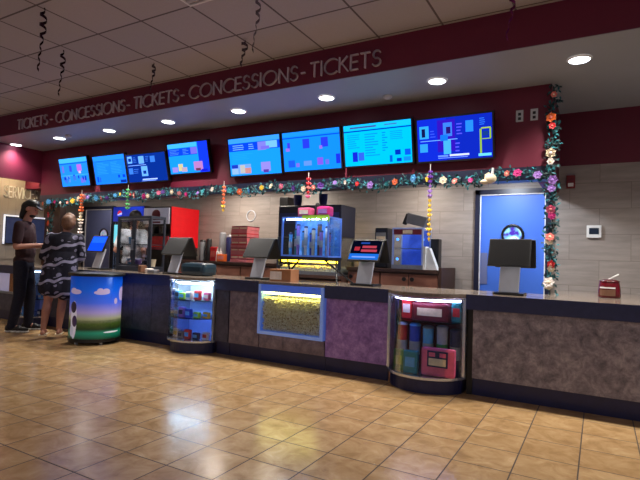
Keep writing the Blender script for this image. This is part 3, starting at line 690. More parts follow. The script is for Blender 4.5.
# ------------------------------------------------------------------ printed round podium
px, py, pr = -5.545, 4.065, .30
t = thing('promo_podium', 'round podium wrapped in a sky and meadow print, in front of the counter', 'podium', (px, py, 0))
n = 40
def wrap_cyl():
    me = bpy.data.meshes.new('printed_wrap'); vs = []; fs = []; uvs = []
    for k in range(n+1):
        a = 2*PI*k/n
        for z in (.075, .835): vs.append((pr*math.cos(a), pr*math.sin(a), z))
    for k in range(n): fs.append((2*k, 2*k+2, 2*k+3, 2*k+1))
    me.from_pydata(vs, [], fs); uvl = me.uv_layers.new(name='wrap')
    # print centred on the side that faces the lobby
    ac = math.atan2(-py, -px)
    for p in me.polygons:
        p.use_smooth = True
        for li in p.loop_indices:
            vi = me.loops[li].vertex_index; k = vi//2; a = 2*PI*k/n
            if p.index == n-1 and k == 0: a = 2*PI
            d = (a-ac+PI) % (2*PI)-PI
            if p.index and False: pass
            uvl.data[li].uv = (.5+math.sin(max(-PI/2, min(PI/2, d)))/2, vi % 2)
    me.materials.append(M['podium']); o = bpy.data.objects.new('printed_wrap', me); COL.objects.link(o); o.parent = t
wrap_cyl()
B().lathe([(pr-.01, .05), (pr-.01, .834)], (px, py, 0), 40).build('drum', M['black'], t)
B().lathe([(pr+.03, .835), (pr+.035, .85), (pr+.035, .87), (pr+.02, .875)], (px, py, 0), 40).build('podium_top', M['black'], t)
B().lathe([(pr+.008, .035), (pr+.008, .075)], (px, py, 0), 40).build('base_ring', M['black'], t)
for a in (-150, -85, -20, 60, 130):
    x, y = px+.27*math.cos(math.radians(a)), py+.27*math.sin(math.radians(a))
    B().ell((x, y, .019), (.022, .022, .019), 10, 6).build('foot', M['lgrey'], t)

# ------------------------------------------------------------------ registers
def register(x, y, rz, label, front='off', rear=True, tilt=32, zb=ZT, stand=.0):
    t = thing('register', label, 'register', (x, y, zb), 'registers on the counter', rz)
    def mb(): return B()
    # stand and base (local coordinates)
    B().box(-.13, .13, -.10, .13, 0.0005, .022, .006).build('register_base', M['black'], t, rel=False)
    bb = mb(); n0 = bb.n(); bb.box(-.085, .085, -.012, .012, 0, .30, .006)
    bb.xf(n0, Matrix.Translation((0, -.05, .02)) @ Matrix.Rotation(-math.radians(18), 4, 'X')); bb.build('stand', M['grey'], t, rel=False)
    def monitor(face, name, y0, z0, ang, pic, dx=0):
        b2 = B(); n0 = b2.n(); b2.box(-.18, .18, -.014, .014, 0, .265, .008)
        if face > 0: mx = Matrix.Translation((dx, y0, z0)) @ Matrix.Rotation(-math.radians(ang), 4, 'X')
        else: mx = Matrix.Translation((dx, y0, z0)) @ Matrix.Rotation(math.radians(ang), 4, 'X')
        b2.xf(n0, mx); mo = b2.build(name, M['blackm'], t, rel=False)
        b3 = B(); cols = []
        for k, (u0, u1, v0, v1, m) in enumerate(pic):
            if m not in cols: cols.append(m)
            b3.slot(cols.index(m)); yy = -face*(.0145+.0004*k)
            n0 = b3.n(); b3.box(-.165+u0*.33, -.165+u1*.33, min(yy, 0), max(yy, 0), .015+v0*.235, .015+v1*.235); b3.xf(n0, mx)
        b3.build('display', cols, mo, rel=False)
    off = [(0, 1, 0, 1, M['black'])]
    if front == 'blue': pic = [(0, 1, 0, 1, sc((20, 90, 225), .9)), (.05, .95, .55, .95, sc((40, 120, 240), .9))]
    elif front == 'ad': pic = [(0, 1, 0, 1, sc((6, 10, 22), .9)), (0, 1, 0, .30, sc((30, 120, 190), .9)), (.1, .9, .1, .16, sc((150, 190, 225), .9)), (.12, .3, .46, .66, sc((190, 50, 50), .9)), (.36, .9, .40, .52, sc((205, 70, 70), .9)), (.38, .86, .60, .72, sc((205, 70, 70), .9)), (.3, .6, .82, .9, sc((40, 80, 140), .9))]
    else: pic = off
    monitor(1, 'front_monitor', -.085, .255, tilt, pic)
    if rear: monitor(-1, 'rear_monitor', .185, .245, tilt-8, off, .02)
register(-6.44, 4.74, 0, 'register with a lit blue front screen behind the printed podium', 'blue', False, 24)
register(-4.86, 4.72, 0, 'dark register on the counter above the lit candy case')
register(-3.50, 4.72, 0, 'dark register on the counter left of the popcorn window')
register(-2.12, 4.72, 0, 'register with a lit advert screen of red lettering', 'ad')
register(-.70, 4.72, 0, 'dark register in front of the right blue door', tilt=22)

# items on the counter
bb = B(); n0 = bb.n(); bb.box(-.2, .2, -.13, .13, 0, .16, .05); bb.xf(n0, Matrix.Translation((-4.45, 4.72, ZT+.001)))
t = thing('receipt_printer', 'dark rounded receipt printer beside the register above the candy case', 'printer', (-4.45, 4.72, ZT+.0005)); bb.build('printer_body', mat('dark teal plastic', (32, 52, 66), .3, var=.1), t)
B().box(-4.55, -4.35, 4.66, 4.70, ZT+.158, ZT+.168).build('paper_slot', M['lgrey'], t)
t = thing('cardboard_box', 'small brown cardboard box with white labels below the glass cup case', 'box', (-3.07, 4.62, ZT))
B().box(-3.22, -2.94, 4.55, 4.72, ZT+.0005, ZT+.135).build('carton', M['card'], t)
B().box(-3.215, -3.06, 4.547, 4.551, ZT+.02, ZT+.11).build('white_label', P('white'), t)
t = thing('red_pot', 'round dark red pot with white label and handle at the right end', 'pot', (.085, 5.22, ZT))
B().lathe([(.085, .0005), (.092, .01), (.090, .07), (.082, .13), (.078, .145)], (.085, 5.22, ZT), 24).build('pot_body', mat('glossy dark red', (96, 8, 22), .2, var=.1), t)
B().lathe([(.084, .145), (.084, .152), (.05, .165), (.01, .168)], (.085, 5.22, ZT), 24).build('pot_lid', mat('glossy deep red', (70, 6, 18), .25, var=.1), t)
lb = B()
for k in range(6):
    a0, a1 = math.radians(-145+k*14), math.radians(-145+(k+1)*14); q = .0935
    lb.add([(.085+q*math.cos(a0), 5.22+q*math.sin(a0), ZT+.02), (.085+q*math.cos(a1), 5.22+q*math.sin(a1), ZT+.02), (.085+q*math.cos(a1), 5.22+q*math.sin(a1), ZT+.075), (.085+q*math.cos(a0), 5.22+q*math.sin(a0), ZT+.075)], [(0, 1, 2, 3)], True)
lb.build('pot_label', P('brown'), t)
lb = B()
for k in range(6):
    a0, a1 = math.radians(-145+k*14), math.radians(-145+(k+1)*14); q = .0925
    lb.add([(.085+q*math.cos(a0), 5.22+q*math.sin(a0), ZT+.085), (.085+q*math.cos(a1), 5.22+q*math.sin(a1), ZT+.085), (.085+q*math.cos(a1), 5.22+q*math.sin(a1), ZT+.098), (.085+q*math.cos(a0), 5.22+q*math.sin(a0), ZT+.098)], [(0, 1, 2, 3)], True)
lb.build('white_band', M['white'], t)
bb = B(); n0 = bb.n(); bb.box(-.012, .085, -.012, .012, -.006, .006, .004); bb.xf(n0, Matrix.Translation((.085, 5.20, ZT+.17)) @ Matrix.Rotation(-math.radians(32), 4, 'Y')); bb.build('spoon_handle', M['white'], t)
# small things by the left cabinet
for (x, y, w, h, c, kd, lb_) in ((-5.28, 4.66, .07, .06, 'white', 'napkin_pack', 'white napkin pack lying on the counter left of the candy case register'), (-5.16, 4.62, .13, .05, 'grey', 'card_reader', 'grey card reader on the counter beside the white napkin pack'), (-5.42, 4.66, .06, .10, 'brown', 'sauce_tub', 'small brown tub on the counter right of the glass cabinet')):
    one(B().box(x-w/2, x+w/2, y-.05, y+.05, ZT+.0005, ZT+h, .012), kd, P(c), lb_, 'counter item')
one(B().box(-7.15, -6.93, 4.55, 4.72, ZT+.0005, ZT+.14, .02), 'ticket_printer', M['white'], 'white ticket printer on the counter in front of the man', 'printer')
t = thing('framed_monitor', 'dark monitor with bright white frame on the left wall behind the man', 'screen', (X0+.02, 5.2, 1.3))
B().box(X0+.012, X0+.05, 4.86, 5.62, 1.22, 1.72).build('monitor_body', M['black'], t)
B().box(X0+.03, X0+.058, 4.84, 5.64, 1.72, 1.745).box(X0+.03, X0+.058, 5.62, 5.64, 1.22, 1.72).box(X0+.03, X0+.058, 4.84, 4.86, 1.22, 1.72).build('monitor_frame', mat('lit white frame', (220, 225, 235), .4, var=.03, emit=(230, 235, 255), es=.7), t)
B().box(X0+.05, X0+.054, 4.88, 5.60, 1.24, 1.70).build('monitor_screen', mat('dim blue screen', (40, 46, 70), .2, var=.2, emit=(60, 70, 110), es=.35), t)

# ------------------------------------------------------------------ glass cup case on crossed legs
def cup_case():
    x0, x1, y0, y1, z0, z1 = -3.25, -2.62, 4.8, 5.12, 1.16, 1.62
    t = thing('glass_cup_case', 'blue lit glass case of cups raised on crossed black legs', 'display case', ((x0+x1)/2, (y0+y1)/2, ZT))
    fm = mat('blue lit frame', (95, 130, 205), .3, .4, var=.05, emit=(60, 110, 240), es=.2)
    fr = B(); e = .018
    for x in (x0, x1-e):
        for y in (y0, y1-e): fr.box(x, x+e, y, y+e, z0, z1)
    for z in (z0, z1-e):
        for y in (y0, y1-e): fr.box(x0+e, x1-e, y, y+e, z, z+e)
        for x in (x0, x1-e): fr.box(x, x+e, y0+e, y1-e, z, z+e)
    fr.build('case_frame', fm, t)
    B().box(x0-.01, x1+.01, y0-.01, y1+.01, z0-.032, z0-.001).build('tray', M['blackm'], t)
    B().box(x0+e, x1-e, y1-.014, y1-.01, z0+e, z1-e).build('case_back', mat('blue back panel', (110, 150, 220), .5, var=.6, scale=16, emit=(60, 140, 230), es=.5), t)
    B().box(x0+e, x1-e, y0+.006, y0+.01, z0+e, z1-e).build('glass_front', M['glass'], t)
    B().box(x1-.010, x1-.006, y0+e, y1-e, z0+e, z1-e).build('glass_side', M['glass'], t)
    B().box(x0+e, x1-e, y0+e, y1-e, z1-.006, z1-.002).build('case_roof', M['dsteel'], t)
    B().cone((x0+.04, y0+.05, z1-.028), (x1-.04, y0+.05, z1-.028), .008, .008, 8).build('light_tube', glow('blue case tube', (170, 205, 255), 45), t)
    for sx in (0, 1):
        x = x0+.08 if sx == 0 else x1-.05
        B().cone((x, y0+.02, z0-.032), (x+(.22 if sx else -.1), y1-.02, ZT+.001), .011, .011, 8).build('leg', M['black'], t)
        B().cone((x, y1-.02, z0-.032), (x+(.16 if sx else -.06), y0+.02, ZT+.001), .011, .011, 8).build('leg', M['black'], t)
    cs = ['sky', 'teal', 'lilac', 'sky', 'white', 'blue', 'cream', 'brown', 'lilac', 'white', 'salmon']
    for k, c in enumerate(cs):
        x = x0+.055+k*(x1-x0-.11)/(len(cs)-1)
        tumbler(x, y0+.12+.05*(k % 2), z0+e+.0005, (.022, .027)[k % 2], .24+.13*((k*7) % 5)/5, c, 'navy' if c != 'navy' else 'sky', f'slim {c} cup, {["leftmost","second from left","third from left","fourth from left","fifth from left","middle one","fifth from right","fourth from right","third from right","second from right","rightmost"][k]} in the glass cup case', 'slim cups in the glass cup case')
    for k, (xa, w, h, c, c2) in enumerate(((-2.98, .17, .11, 'pink', 'white'), (-2.73, .17, .12, 'magenta', 'lilac'))):
        packet(xa, y0+.1, z1+.001, w, h, .12, c, c2, ('pink and white' if k == 0 else 'magenta')+' box on top of the glass cup case', None, 'prize_box', 'box')
    one(B().lathe([(.026, 0), (.034, .03), (.022, .1), (.03, .14), (.014, .17)], (-2.855, y0+.14, z1+.0005), 12), 'black_figurine', P('black'), 'black rounded ornament between the two boxes on the cup case', 'ornament')
    f = B(); rr = random.Random(5)
    for k in range(70):
        x = rr.uniform(x0+.28, x1+.0); L = rr.uniform(.03, .075)
        f.add([(x, y0-.006, z1-.005), (x+.02, y0-.006, z1-.005), (x+.012+rr.uniform(-.01, .01), y0-.014, z1-L)], [(0, 1, 2)])
    f.box(x0+.28, x1, y0-.005, y0-.001, z1-.02, z1+.015)
    fo = f.build('paper_fringe', P('lime')); fo['kind'] = 'stuff'; tag(move_origin(fo), 'green paper fringe along the top edge of the glass cup case', 'decoration')
cup_case()

# ------------------------------------------------------------------ left glass cabinet
def left_cab():
    x0, x1, y0, y1, z0, z1 = -6.21, -5.50, 4.85, 5.12, ZT+.0005, 1.67
    t = thing('glass_cabinet', 'dark framed two door glass cabinet standing on the left counter', 'cabinet', ((x0+x1)/2, (y0+y1)/2, ZT))
    e = .026
    B().box(x0, x1, y0, y1, z0, z0+.07).build('cabinet_base', M['dsteel'], t)
    B().box(x0, x1, y0, y1, z1-.04, z1).build('cabinet_top', M['dsteel'], t)
    for x in (x0, x1-e):
        for y in (y0, y1-e): B().box(x, x+e, y, y+e, z0+.07, z1-.04).build('corner_post', M['dsteel'], t)
    B().box(x0+e, x1-e, y0+.03, y1-e, z0+.38, z0+.39).build('shelf', M['dsteel'], t)
    xm = (x0+x1)/2
    for a, b_ in ((x0+e+.002, xm-.003), (xm+.003, x1-e-.002)):
        d = B().box(a, a+e, y0, y0+.02, z0+.075, z1-.045).box(b_-e, b_, y0, y0+.02, z0+.075, z1-.045).box(a+e, b_-e, y0, y0+.02, z0+.075, z0+.10).box(a+e, b_-e, y0, y0+.02, z1-.07, z1-.045).build('door', M['dsteel'], t)
        B().box(a+e, b_-e, y0+.008, y0+.012, z0+.10, z1-.07).build('door_pane', M['glass'], d)
        hx = b_-.013 if a < xm-.1 else a+.013
        B().cone((hx, y0-.02, z0+.3), (hx, y0-.02, z0+.46), .007, .007, 8).box(hx-.004, hx+.004, y0-.02, y0, z0+.31, z0+.32).box(hx-.004, hx+.004, y0-.02, y0, z0+.44, z0+.45).build('handle', M['steel'], d)
    for (x, z, c, lb_) in ((-6.12, z0+.071, 'sky', 'pale blue tub low at left inside the glass cabinet'), (-5.95, z0+.071, 'lilac', 'lilac tub low beside the blue one inside the glass cabinet'), (-5.65, z0+.071, 'cream', 'cream tub low at right inside the glass cabinet'), (-6.1, z0+.391, 'sky', 'pale blue cup on the shelf inside the glass cabinet')):
        one(B().lathe([(.042, 0), (.055, .10), (.057, .105)], (x, 5.03, z), 16), 'paper_tub', P(c), lb_, 'tub', 'tubs in the glass cabinet')
left_cab()

# ------------------------------------------------------------------ back wall equipment
# cooler with blue lit header
t = thing('drinks_cooler', 'tall drinks cooler with blue lit header panel and round emblem', 'cooler', (-7.1, 5.95, 0))
B().box(-7.52, -6.72, 5.78, 6.28, 0.0005, 1.94).build('cooler_body', M['black'], t)
B().box(-7.5, -6.74, 5.755, 5.779, 1.68, 1.93).build('header_panel', mat('blue header panel', (16, 44, 160), .3, var=.15, emit=(15, 50, 200), es=.45), t)
g = B(); cx, cz, rr_ = -7.33, 1.81, .06
def half(z0s, z1s, col):
    pts = []
    for k in range(25):
        u = -1+2*k/24; pts.append(u)
    for a, b_ in zip(pts, pts[1:]):
        def lo(u, f): 
            s_ = math.sqrt(max(0, 1-u*u)); return max(-s_, min(s_, f(u)))
        g.slot(col); g.add([(cx+a*rr_, 5.753, cz+lo(a, z0s)*rr_), (cx+b_*rr_, 5.753, cz+lo(b_, z0s)*rr_), (cx+b_*rr_, 5.753, cz+lo(b_, z1s)*rr_), (cx+a*rr_, 5.753, cz+lo(a, z1s)*rr_)], [(0, 1, 2, 3)])
half(lambda u: .12+.3*u, lambda u: 2, 0); half(lambda u: -.35+.12*u, lambda u: .12+.3*u, 1); half(lambda u: -2, lambda u: -.35+.12*u, 2)
g.build('round_emblem', [sc((225, 60, 70), .8), sc((225, 225, 240), .8), sc((40, 80, 220), .8)], t)
B().box(-7.48, -6.76, 5.76, 5.779, .15, 1.66).build('cooler_door', M['glassb'], t)
B().box(-7.46, -7.36, 5.79-.034, 5.759, 1.3, 1.62).build('lit_strip', M['cyan_glow'], t)
# frozen drink machine
t = thing('frozen_drink_machine', 'frozen drink machine with tall bright red side panel', 'drink machine', (-6.3, 5.95, 0))
B().box(-6.6, -5.975, 5.66, 6.27, .0005, 1.9).build('machine_body', M['black'], t)
B().box(-5.974, -5.955, 5.66, 6.27, 1.25, 1.9).build('side_panel', M['rubyred'], t)
B().box(-6.58, -6.0, 5.635, 5.659, 1.62, 1.88).build('poster', mat('pale poster', (190, 190, 205), .5, var=.1, emit=(190, 190, 215), es=.15), t)
B().ell((-6.29, 5.635, 1.77), (.10, .012, .085), 16, 8).box(-6.4, -6.18, 5.63, 5.636, 1.63, 1.66).build('poster_print', P('crimson'), t)
for k in range(3):
    x = -6.48+k*.19
    B().box(x-.04, x+.04, 5.57, 5.659, 1.46, 1.58, .01).cone((x, 5.59, 1.46), (x, 5.59, 1.41), .015, .01, 10).build('dispenser_nozzle', M['black'], t)
B().box(-6.58, -6.0, 5.55, 5.659, 1.2, 1.24).build('drip_tray', P('crimson'), t)
B().box(-6.58, -6.0, 5.64, 5.659, 1.24, 1.42).build('splash_panel', P('red'), t)

ZK = 1.05; YK = 5.68
def back_unit(x0, x1, doors, label, m='brown', ZK=1.05, YK=5.68):
    t = thing('back_cabinet', label, 'cabinet', ((x0+x1)/2, 6.0, 0), 'cabinets along the back wall')
    B().box(x0, x1, YK+.02, 6.29, .0005, ZK-.04).build('cabinet_body', M['dbrown'], t)
    es = [x0+(x1-x0)*k/doors for k in range(doors+1)]
    for k, (a, b_) in enumerate(zip(es, es[1:])):
        d = B().box(a+.008, b_-.008, YK, YK+.019, .12, ZK-.06).build('door', M[m], t)
        kx = (b_-.05 if k % 2 == 0 and doors > 1 else a+.05); B().cone((kx, YK-.02, ZK-.12), (kx, YK, ZK-.12), .026, .024, 14).build('knob', M['black'], d)
back_unit(-5.90, -5.25, 1, 'brown back cabinet left of the pizza box stack, nearest the red machine')
back_unit(-5.245, -4.55, 1, 'brown back cabinet under the pizza box stack')
back_unit(-4.545, -3.845, 2, 'brown back cabinet behind the register left of the cup case')
back_unit(-3.84, -2.81, 2, 'low brown back cabinet below the popcorn machine', ZK=.929, YK=5.50)
back_unit(-2.805, -2.36, 1, 'narrow brown back cabinet between popcorn machine and food warmer')
back_unit(-2.355, -1.625, 2, 'brown back cabinet with round black knobs below the food warmer')
t = one(B().box(-1.62, -1.585, YK-.02, 6.29, .0005, ZK+.03), 'cabinet_end_panel', M['dbrown'], 'dark brown end panel closing the back cabinets at right', 'panel')
one(B().box(-5.92, -3.843, YK-.03, 6.29, ZK-.039, ZK), 'back_worktop', M['dbrown'], 'dark brown worktop under the pizza box stack and canisters', 'countertop')
one(B().box(-3.838, -2.812, 5.48, 6.29, .890, .93), 'back_worktop', M['dbrown'], 'low dark worktop carrying the popcorn machine', 'countertop')
one(B().box(-2.807, -1.625, YK-.03, 6.29, ZK-.039, ZK), 'back_worktop', M['dbrown'], 'dark brown worktop carrying the food warmer', 'countertop')

# pizza boxes
places = ['bottom', 'second', 'third', 'fourth', 'fifth', 'sixth', 'seventh', 'eighth', 'ninth', 'topmost']
for k in range(10):
    x0, x1, z = -4.785+.003*((k*3) % 4), -4.49+.003*((k*3) % 4), ZK+.0008+k*.0535
    t = thing('pizza_box', f'flat pink and red box in the tall stack by the wall, {places[k]}'+('' if k in (0, 9) else ' from the bottom'), 'box', ((x0+x1)/2, 5.86, z), 'stack of flat pink boxes')
    B().box(x0, x1, 5.73, 6.02, z, z+.05).build('box_tray', mat('rose card %d' % k, (205, 112, 122), .7, var=.1), t)
    B().box(x0+.015, x0+.13, 5.727, 5.7295, z+.012, z+.03).box(x0+.155, x1-.015, 5.727, 5.7295, z+.012, z+.03).build('box_print', P('cream') if k % 2 else P('rose'), t)
    B().box(x0-.002, x1+.002, 5.7292, 6.022, z+.040, z+.0525).build('box_lid', P('crimson') if k % 3 == 0 else P('red') if k % 3 == 1 else P('rose'), t)
# stuff on the back worktop
def canister(x, y, rad, h, c, label, lidc='black', z=ZK):
    t = thing('canister', label, 'canister', (x, y, z), 'canisters on the back worktop')
    B().lathe([(rad, .0008), (rad, h*.86), (rad*.9, h*.9)], (x, y, z), 16).build('canister_body', P(c), t)
    B().lathe([(rad*.95, h*.9), (rad*.95, h*.97), (rad*.5, h)], (x, y, z), 16).build('lid', P(lidc), t)
canister(-5.50, 5.9, .05, .33, 'grey', 'grey canister on the back worktop, nearest the red machine')
canister(-5.37, 5.9, .045, .35, 'black', 'black canister on the back worktop beside the grey one')
canister(-5.22, 6.05, .055, .46, 'grey', 'tall grey canister behind the red snack bag', 'grey')
canister(-5.05, 6.05, .075, .42, 'navy', 'wide dark canister left of the pink box stack', 'grey')
packet(-5.2, 5.84, ZK+.0008, .12, .22, .06, 'red', 'salmon', 'red snack bag on the back worktop between canisters', None, 'snack_bag', 'bag')
packet(-4.92, 5.70, ZK+.0008, .16, .11, .06, 'orange', 'rose', 'orange pack in front of the pink box stack', None, 'snack_bag', 'bag')
for x, lb_ in ((-5.06, 'small white squeeze bottle by the orange pack, left of two'), (-5.00, 'small white squeeze bottle by the orange pack, right of two')):
    t = thing('squeeze_bottle', lb_, 'bottle', (x, 5.76, ZK), 'white squeeze bottles')
    B().lathe([(.024, .0008), (.024, .14), (.012, .16)], (x, 5.76, ZK), 12).build('bottle_body', M['white'], t)
    B().cone((x, 5.76, ZK+.16), (x, 5.76, ZK+.21), .011, .004, 10).build('nozzle', M['white'], t)
# popcorn machine
def popper():
    ZK = .93; x0, x1, y0, y1 = -3.80, -2.84, 5.52, 5.95
    t = thing('popcorn_machine', 'large dark hooded popcorn machine glowing yellow behind the cup case', 'popcorn machine', ((x0+x1)/2, 5.78, ZK))
    B().box(x0, x1, y0, y1, ZK+.001, ZK+.045).build('machine_base', M['steel'], t)
    B().box(x0, x1, y0, y1, 1.42, 1.84, .02).build('hood', M['navy'], t)
    B().box(x0+.03, x1-.03, y0-.004, y0, 1.60, 1.74).build('hood_sign', mat('dim sign panel', (40, 52, 110), .4, var=.2), t)
    for x in (x0, x1-.03):
        for y in (y0, y1-.03): B().box(x, x+.03, y, y+.03, ZK+.045, 1.42).build('corner_post', M['dsteel'], t)
    B().box(x0+.03, x1-.03, y0+.01, y0+.014, ZK+.046, 1.419).build('glass_front', M['glass'], t)
    B().box(x1-.014, x1-.01, y0+.03, y1-.03, ZK+.046, 1.419).build('glass_side', M['glass'], t)
    B().cone((-3.3, 5.79, 1.30), (-3.3, 5.79, 1.20), .13, .10, 20).cone((-3.3, 5.79, 1.42), (-3.3, 5.79, 1.30), .012, .012, 8).build('kettle', M['steel'], t)
    B().cone((x0+.06, y0+.05, 1.10), (x1-.06, y0+.05, 1.10), .012, .012, 8).build('light_tube', glow('warm yellow popper tube', (255, 205, 40), 24), t)
    bb = B(); rr = random.Random(8)
    ico = bmesh.new(); bmesh.ops.create_icosphere(ico, subdivisions=1, radius=1); iv = [v.co.copy() for v in ico.verts]; ifc = [[v.index for v in f.verts] for f in ico.faces]; ico.free()
    bb.box(x0+.04, x1-.04, y0+.03, y1-.04, ZK+.046, ZK+.09)
    for k in range(900):
        c = Vector((rr.uniform(x0+.05, x1-.05), rr.uniform(y0+.035, y0+.27), ZK+rr.uniform(.055, .11))); q = rr.uniform(.012, .018)
        bb.add([c+v*q*rr.uniform(.6, 1.2) for v in iv], ifc, True)
    pc = bb.build('popcorn', M['popcorn']); pc['kind'] = 'stuff'; tag(move_origin(pc), 'yellow lit popcorn lying in the hooded popcorn machine', 'popcorn')
popper()
for (x, c, lb_) in ((-3.62, 'navy', 'stack of dark cups on the popcorn machine hood, left of two'), (-3.22, 'navy', 'stack of dark cups on the popcorn machine hood, right of two')):
    t = thing('cup_stack', lb_, 'cups', (x, 5.72, 1.8405), 'cup stacks on the popcorn machine')
    bb = B()
    for k in range(5): bb.lathe([(.045, k*.018), (.058, k*.018+.09), (.062, k*.018+.092)], (x, 5.72, 1.8405), 14)
    bb.build('nested_cups', P(c), t)
one(B().box(-3.98, -3.84, 5.8, 6.1, ZK+.0008, 2.0, .008), 'tall_black_unit', M['blackm'], 'narrow tall black unit standing left of the popcorn machine', 'machine')
# food warmer and neighbours
def warmer():
    x0, x1, y0, y1, z0, z1 = -2.225, -1.83, 5.72, 6.05, ZK+.0008, 1.555
    t = thing('food_warmer', 'silver framed food warmer with red header and blue lit interior', 'food warmer', ((x0+x1)/2, 5.9, ZK))
    fr = B(); e = .02
    for x in (x0, x1-e):
        for y in (y0, y1-e): fr.box(x, x+e, y, y+e, z0+.05, z1)
    for y in (y0, y1-e): fr.box(x0+e, x1-e, y, y+e, z1-e, z1)
    for x in (x0, x1-e): fr.box(x, x+e, y0+e, y1-e, z1-e, z1)
    fr.build('frame', mat('pale steel frame', (170, 180, 205), .3, .5, var=.05, emit=(110, 150, 240), es=.12), t)
    B().box(x0, x1, y0, y1, z0, z0+.05).build('warmer_base', M['steel'], t)
    h = B().box(x0+e, x1-e, y0-.004, y0+.02, z1-.085, z1-.021).build('header_panel', P('crimson'), t)
    B().box((x0+x1)/2-.06, (x0+x1)/2+.06, y0-.007, y0-.003, z1-.075, z1-.03).build('header_print', P('cream'), h)
    B().box(x0+e, x1-e, y1-.014, y1-.01, z0+.05, z1-e).build('back_panel', mat('blue interior panel', (70, 100, 190), .3, var=.25, emit=(40, 80, 220), es=.4), t)
    B().box(x0+e, x1-e, y0+.006, y0+.01, z0+.05, z1-.086).build('glass_front', M['glass'], t)
    B().box(x0+e, x1-e, y0+.03, y1-.03, z0+.25, z0+.256).build('rack', M['steel'], t)
    for sx in (x0+.035, x1-.035):
        for z in (z0+.12, z1-.14): B().ell((sx, y0+.1, z), .018, 10, 6).build('lamp', glow('blue warmer lamp', (70, 150, 255), 2.5), t)
warmer()
t = thing('tilted_carton', 'grey tilted metal hopper resting on the food warmer', 'hopper', (-1.96, 5.85, 1.556))
bb = B(); n0 = bb.n(); bb.box(-.125, .125, -.09, .09, -.065, .065, .006); bb.xf(n0, Matrix.Translation((-1.95, 5.87, 1.653)) @ Matrix.Rotation(math.radians(14), 4, 'Y')); bb.build('hopper_box', mat('dark grey hopper metal', (84, 84, 90), .45, .2), t)
B().cone((-2.1, 5.8, 1.60), (-2.06, 5.8, 1.73), .03, .02, 10).build('handle', M['black'], t)
t = thing('sauce_dispenser', 'black sauce dispenser with pale label left of the food warmer', 'dispenser', (-2.42, 5.9, ZK))
B().box(-2.5, -2.33, 5.82, 6.0, ZK+.0008, 1.56, .015).build('dispenser_body', M['black'], t)
B().box(-2.48, -2.35, 5.812, 5.821, 1.34, 1.5).build('label_panel', P('grey'), t)
B().box(-2.475, -2.355, 5.808, 5.813, 1.40, 1.45).build('label_band', P('cream'), t)
B().box(-2.44, -2.38, 5.76, 5.82, 1.26, 1.31, .008).build('spout', M['black'], t)
t = thing('scoop_holder', 'white angled holder on the back worktop right of the food warmer', 'holder', (-1.72, 5.78, ZK))
bb = B(); bb.add([(-1.80, 5.74, ZK+.001), (-1.66, 5.74, ZK+.001), (-1.76, 5.74, ZK+.26), (-1.80, 5.74, ZK+.26), (-1.80, 5.84, ZK+.001), (-1.66, 5.84, ZK+.001), (-1.76, 5.84, ZK+.26), (-1.80, 5.84, ZK+.26)], [(0, 1, 2, 3), (7, 6, 5, 4), (0, 4, 5, 1), (1, 5, 6, 2), (2, 6, 7, 3), (3, 7, 4, 0)])
bb.build('sloped_side', M['white'], t)
B().box(-1.83, -1.80, 5.72, 5.86, ZK+.001, ZK+.28).build('upright', M['white'], t)
one(B().box(-1.80, -1.70, 5.92, 6.06, ZK+.001, ZK+.38, .01), 'dark_thermos', M['black'], 'dark upright box behind the white holder', 'container')
# ring on the wall
bb = B()
for k in range(24):
    a0, a1 = 2*PI*k/24, 2*PI*(k+1)/24
    bb.cone((-4.86+.085*math.cos(a0), YW-.008, 1.79+.085*math.sin(a0)), (-4.86+.085*math.cos(a1), YW-.008, 1.79+.085*math.sin(a1)), .007, .007, 6)
one(bb, 'wall_ring', M['grey'], 'thin pale ring mounted on the beige back wall', 'decoration')

# right wall fittings
t = thing('fire_alarm', 'small red fire alarm on the tiled wall at right', 'alarm', (-.29, YW, 2.04))
B().box(-.335, -.245, YW-.035, YW, 2.04, 2.19, .006).build('alarm_body', mat('fire alarm red', (120, 14, 24), .4), t)
B().box(-.318, -.262, YW-.041, YW-.034, 2.06, 2.10).build('pull_bar', M['white'], t)
B().box(-.322, -.258, YW-.045, YW-.034, 2.12, 2.15).build('alarm_lens', P('crimson'), t)
t = thing('thermostat', 'white wall thermostat with dark display on the tiled wall', 'thermostat', (-.05, YW, 1.47))
B().box(-.125, .02, YW-.028, YW, 1.475, 1.615, .006).build('thermostat_body', M['white'], t)
B().box(-.10, -.005, YW-.031, YW-.027, 1.515, 1.585).build('dial_display', mat('dark display', (30, 42, 58), .2), t)
for x, lb_ in ((-.705, 'small grey outlet plate on the red header, left of two'), (-.57, 'small grey outlet plate on the red header, right of two')):
    t = thing('outlet_plate', lb_, 'outlet', (x, YH, 2.58), 'outlets on the red header')
    B().box(x-.034, x+.034, YH-.008, YH-.0005, 2.575, 2.69, .002).build('plate', M['lgrey'], t)
    for z in (2.605, 2.65): B().box(x-.014, x+.014, YH-.0095, YH-.0075, z-.014, z+.014).build('socket', M['black'], t)

